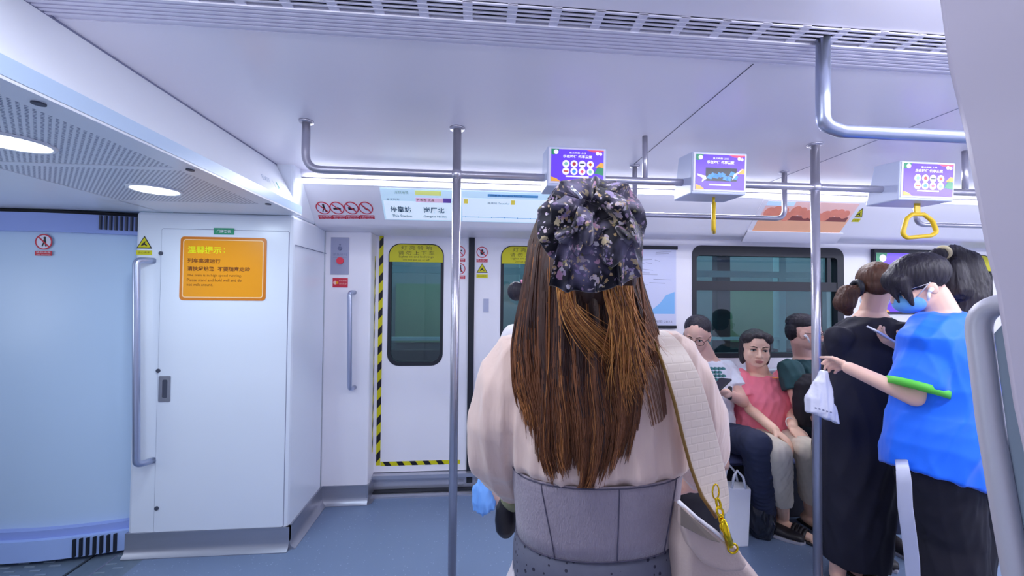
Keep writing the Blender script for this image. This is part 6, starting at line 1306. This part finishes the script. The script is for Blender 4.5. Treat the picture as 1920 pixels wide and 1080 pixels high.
for i, (c_, h_) in enumerate(zip(cl, hw_)):
    a_ = px(c_[0]-h_+4, c_[1]+h_*0.18, c_[2]); b_2 = px(c_[0]+h_+4, c_[1]-h_*0.18, c_[2]+0.028)
    nrm = V((0, -0.0022, 0)); ring.append(((a_+b_2)/2, (b_2-a_)/2, nrm))
m.loft(ring, 20, power=6); ob = m.build('strap', croc, BG_, smooth=True); ob.modifiers.new('sub', 'SUBSURF').levels = 1
m = MB(); m.tube([px(c_[0]-h_+3, c_[1]+h_*0.18, c_[2]-0.002) for c_, h_ in zip(cl, hw_)], 0.0032, 8); m.build('strap_edge', mat('tan_strap_edge', rgb(128, 96, 40), 0.5), BG_, smooth=True)
# body: rounded saddle shape hanging at the hip
def bp_(pts, Y, dY): 
    return [px(x, y, Y) for x, y in pts]
out = [(1272, 945), (1300, 975), (1345, 1005), (1385, 1035), (1420, 1080), (1450, 1140), (1440, 1230), (1350, 1262), (1290, 1220), (1268, 1120), (1262, 1020)]
m = MB(); c_ = at(1350, 1110, 0.72); rings = []
for k_, (sc_, dy) in enumerate(((0.86, -0.035), (1.0, -0.018), (1.0, 0.05), (0.88, 0.075))):
    rings.append([c_ + (px(x, y, 0.72)-c_)*sc_ + V((0, dy, 0)) for x, y in out])
n = len(out); vs = sum(rings, []); fs = [tuple(range(n-1, -1, -1))] + [(i+j*n, (i+1) % n+j*n, (i+1) % n+(j+1)*n, i+(j+1)*n) for j in range(3) for i in range(n)] + [tuple(3*n+i for i in range(n))]
m.add(vs, fs); ob = place(voxel(m, 0.004, 8), 'body', bagm, BG_)
fl = [(1274, 940), (1300, 968), (1340, 996), (1378, 1022), (1392, 1050), (1385, 1062), (1350, 1064), (1310, 1048), (1284, 1016), (1272, 980)]
cF = at(1330, 1010, 0.68); m = MB(); vs = []; 
for sc_, Yy in ((0.93, 0.664), (1.0, 0.668), (1.0, 0.676), (0.96, 0.69)): vs += [cF + (px(x, y, 0.68)-cF)*sc_ + V((0, Yy-0.68, 0)) for x, y in fl]
n = len(fl); m.add(vs, [tuple(range(n-1, -1, -1))] + [(i+j*n, (i+1) % n+j*n, (i+1) % n+(j+1)*n, i+(j+1)*n) for j in range(3) for i in range(n)] + [tuple(3*n+i for i in range(n))]); ob = place(voxel(m, 0.003, 6), 'flap', bagm, BG_)
m = MB(); m.hexa([px(1276, 950, 0.662), px(1352, 1018, 0.658), px(1352, 1018, 0.662), px(1276, 950, 0.666), px(1276, 985, 0.661), px(1330, 1012, 0.657), px(1330, 1012, 0.661), px(1276, 985, 0.665)]); m.build('gusset', bagd, BG_, bevel=0.001)
MB().tube([px(1272, 940, 0.672), px(1305, 970, 0.668), px(1340, 996, 0.666), px(1362, 1016, 0.668)], 0.0035, 8).build('edge_piping', MATS['white_wall_paint'], BG_, smooth=True)
# gold clasp and chain
m = MB().tube([px(1342+6*math.cos(a), 922+14*math.sin(a), 0.680) for a in [2*PI*k/20 for k in range(20)]], 0.0014, 8, closed=True); m.build('buckle_ring', gold, BG_, smooth=True)
for k_, (x, y) in enumerate(((1347, 944), (1350, 960), (1353, 975), (1357, 989), (1362, 1003), (1367, 1015))):
    MB().tube([px(x+(5.5 if k_ % 2 else 3.5)*math.cos(a)+2.2*math.sin(a), y+9.5*math.sin(a), 0.668+0.003*math.cos(a)*(k_ % 2)) for a in [2*PI*q/16 for q in range(16)]], 0.0022, 8, closed=True).build('chain_link', gold, BG_, smooth=True)
MB().limb([px(1356, 978, 0.664), px(1368, 1020, 0.662)], [0.0055, 0.0068], 12).build('clasp', gold, BG_, smooth=True)
MB().tube([px(1374+9*math.cos(a), 1028+9*math.sin(a), 0.663) for a in [2*PI*q/16 for q in range(16)]], 0.0018, 8, closed=True).build('clasp_ring', gold, BG_, smooth=True)
# black pouch held in front on the left, black bag in front on the right
m = MB(); q = lambda y, w_, dx=0: (at(948+dx, y, 0.98), (w_, 0, 0), (0, w_*0.7, 0)); m.loft([q(935, 0.014), q(950, 0.024), q(975, 0.027), q(995, 0.024), q(1008, 0.010)], 20, power=2.4)
o = garment(m, 'pouch', mat('black_leather', rgb(26, 24, 34), 0.35), None, 0.004, 3, label='small black leather pouch held below the left blouse cuff', cat='pouch')
m = MB(); c_ = at(1305, 955, 1.12); m.loft([(c_+V((0, 0, -0.10)), (0.055, 0, 0), (0, 0.04, 0)), (c_+V((0.0, 0, -0.03)), (0.072, 0, 0), (0, 0.045, 0)), (c_+V((0, 0, 0.05)), (0.065, 0, 0), (0, 0.04, 0)), (c_+V((-0.01, 0, 0.08)), (0.03, 0, 0), (0, 0.02, 0))], 20, power=2.6)
garment(m, 'handbag', blk_cloth, None, 0.006, 2, folds(0.004, (50, 50, 20), 111), label='black cloth bag held in front, seen between the right sleeve and the cream bag', cat='bag')
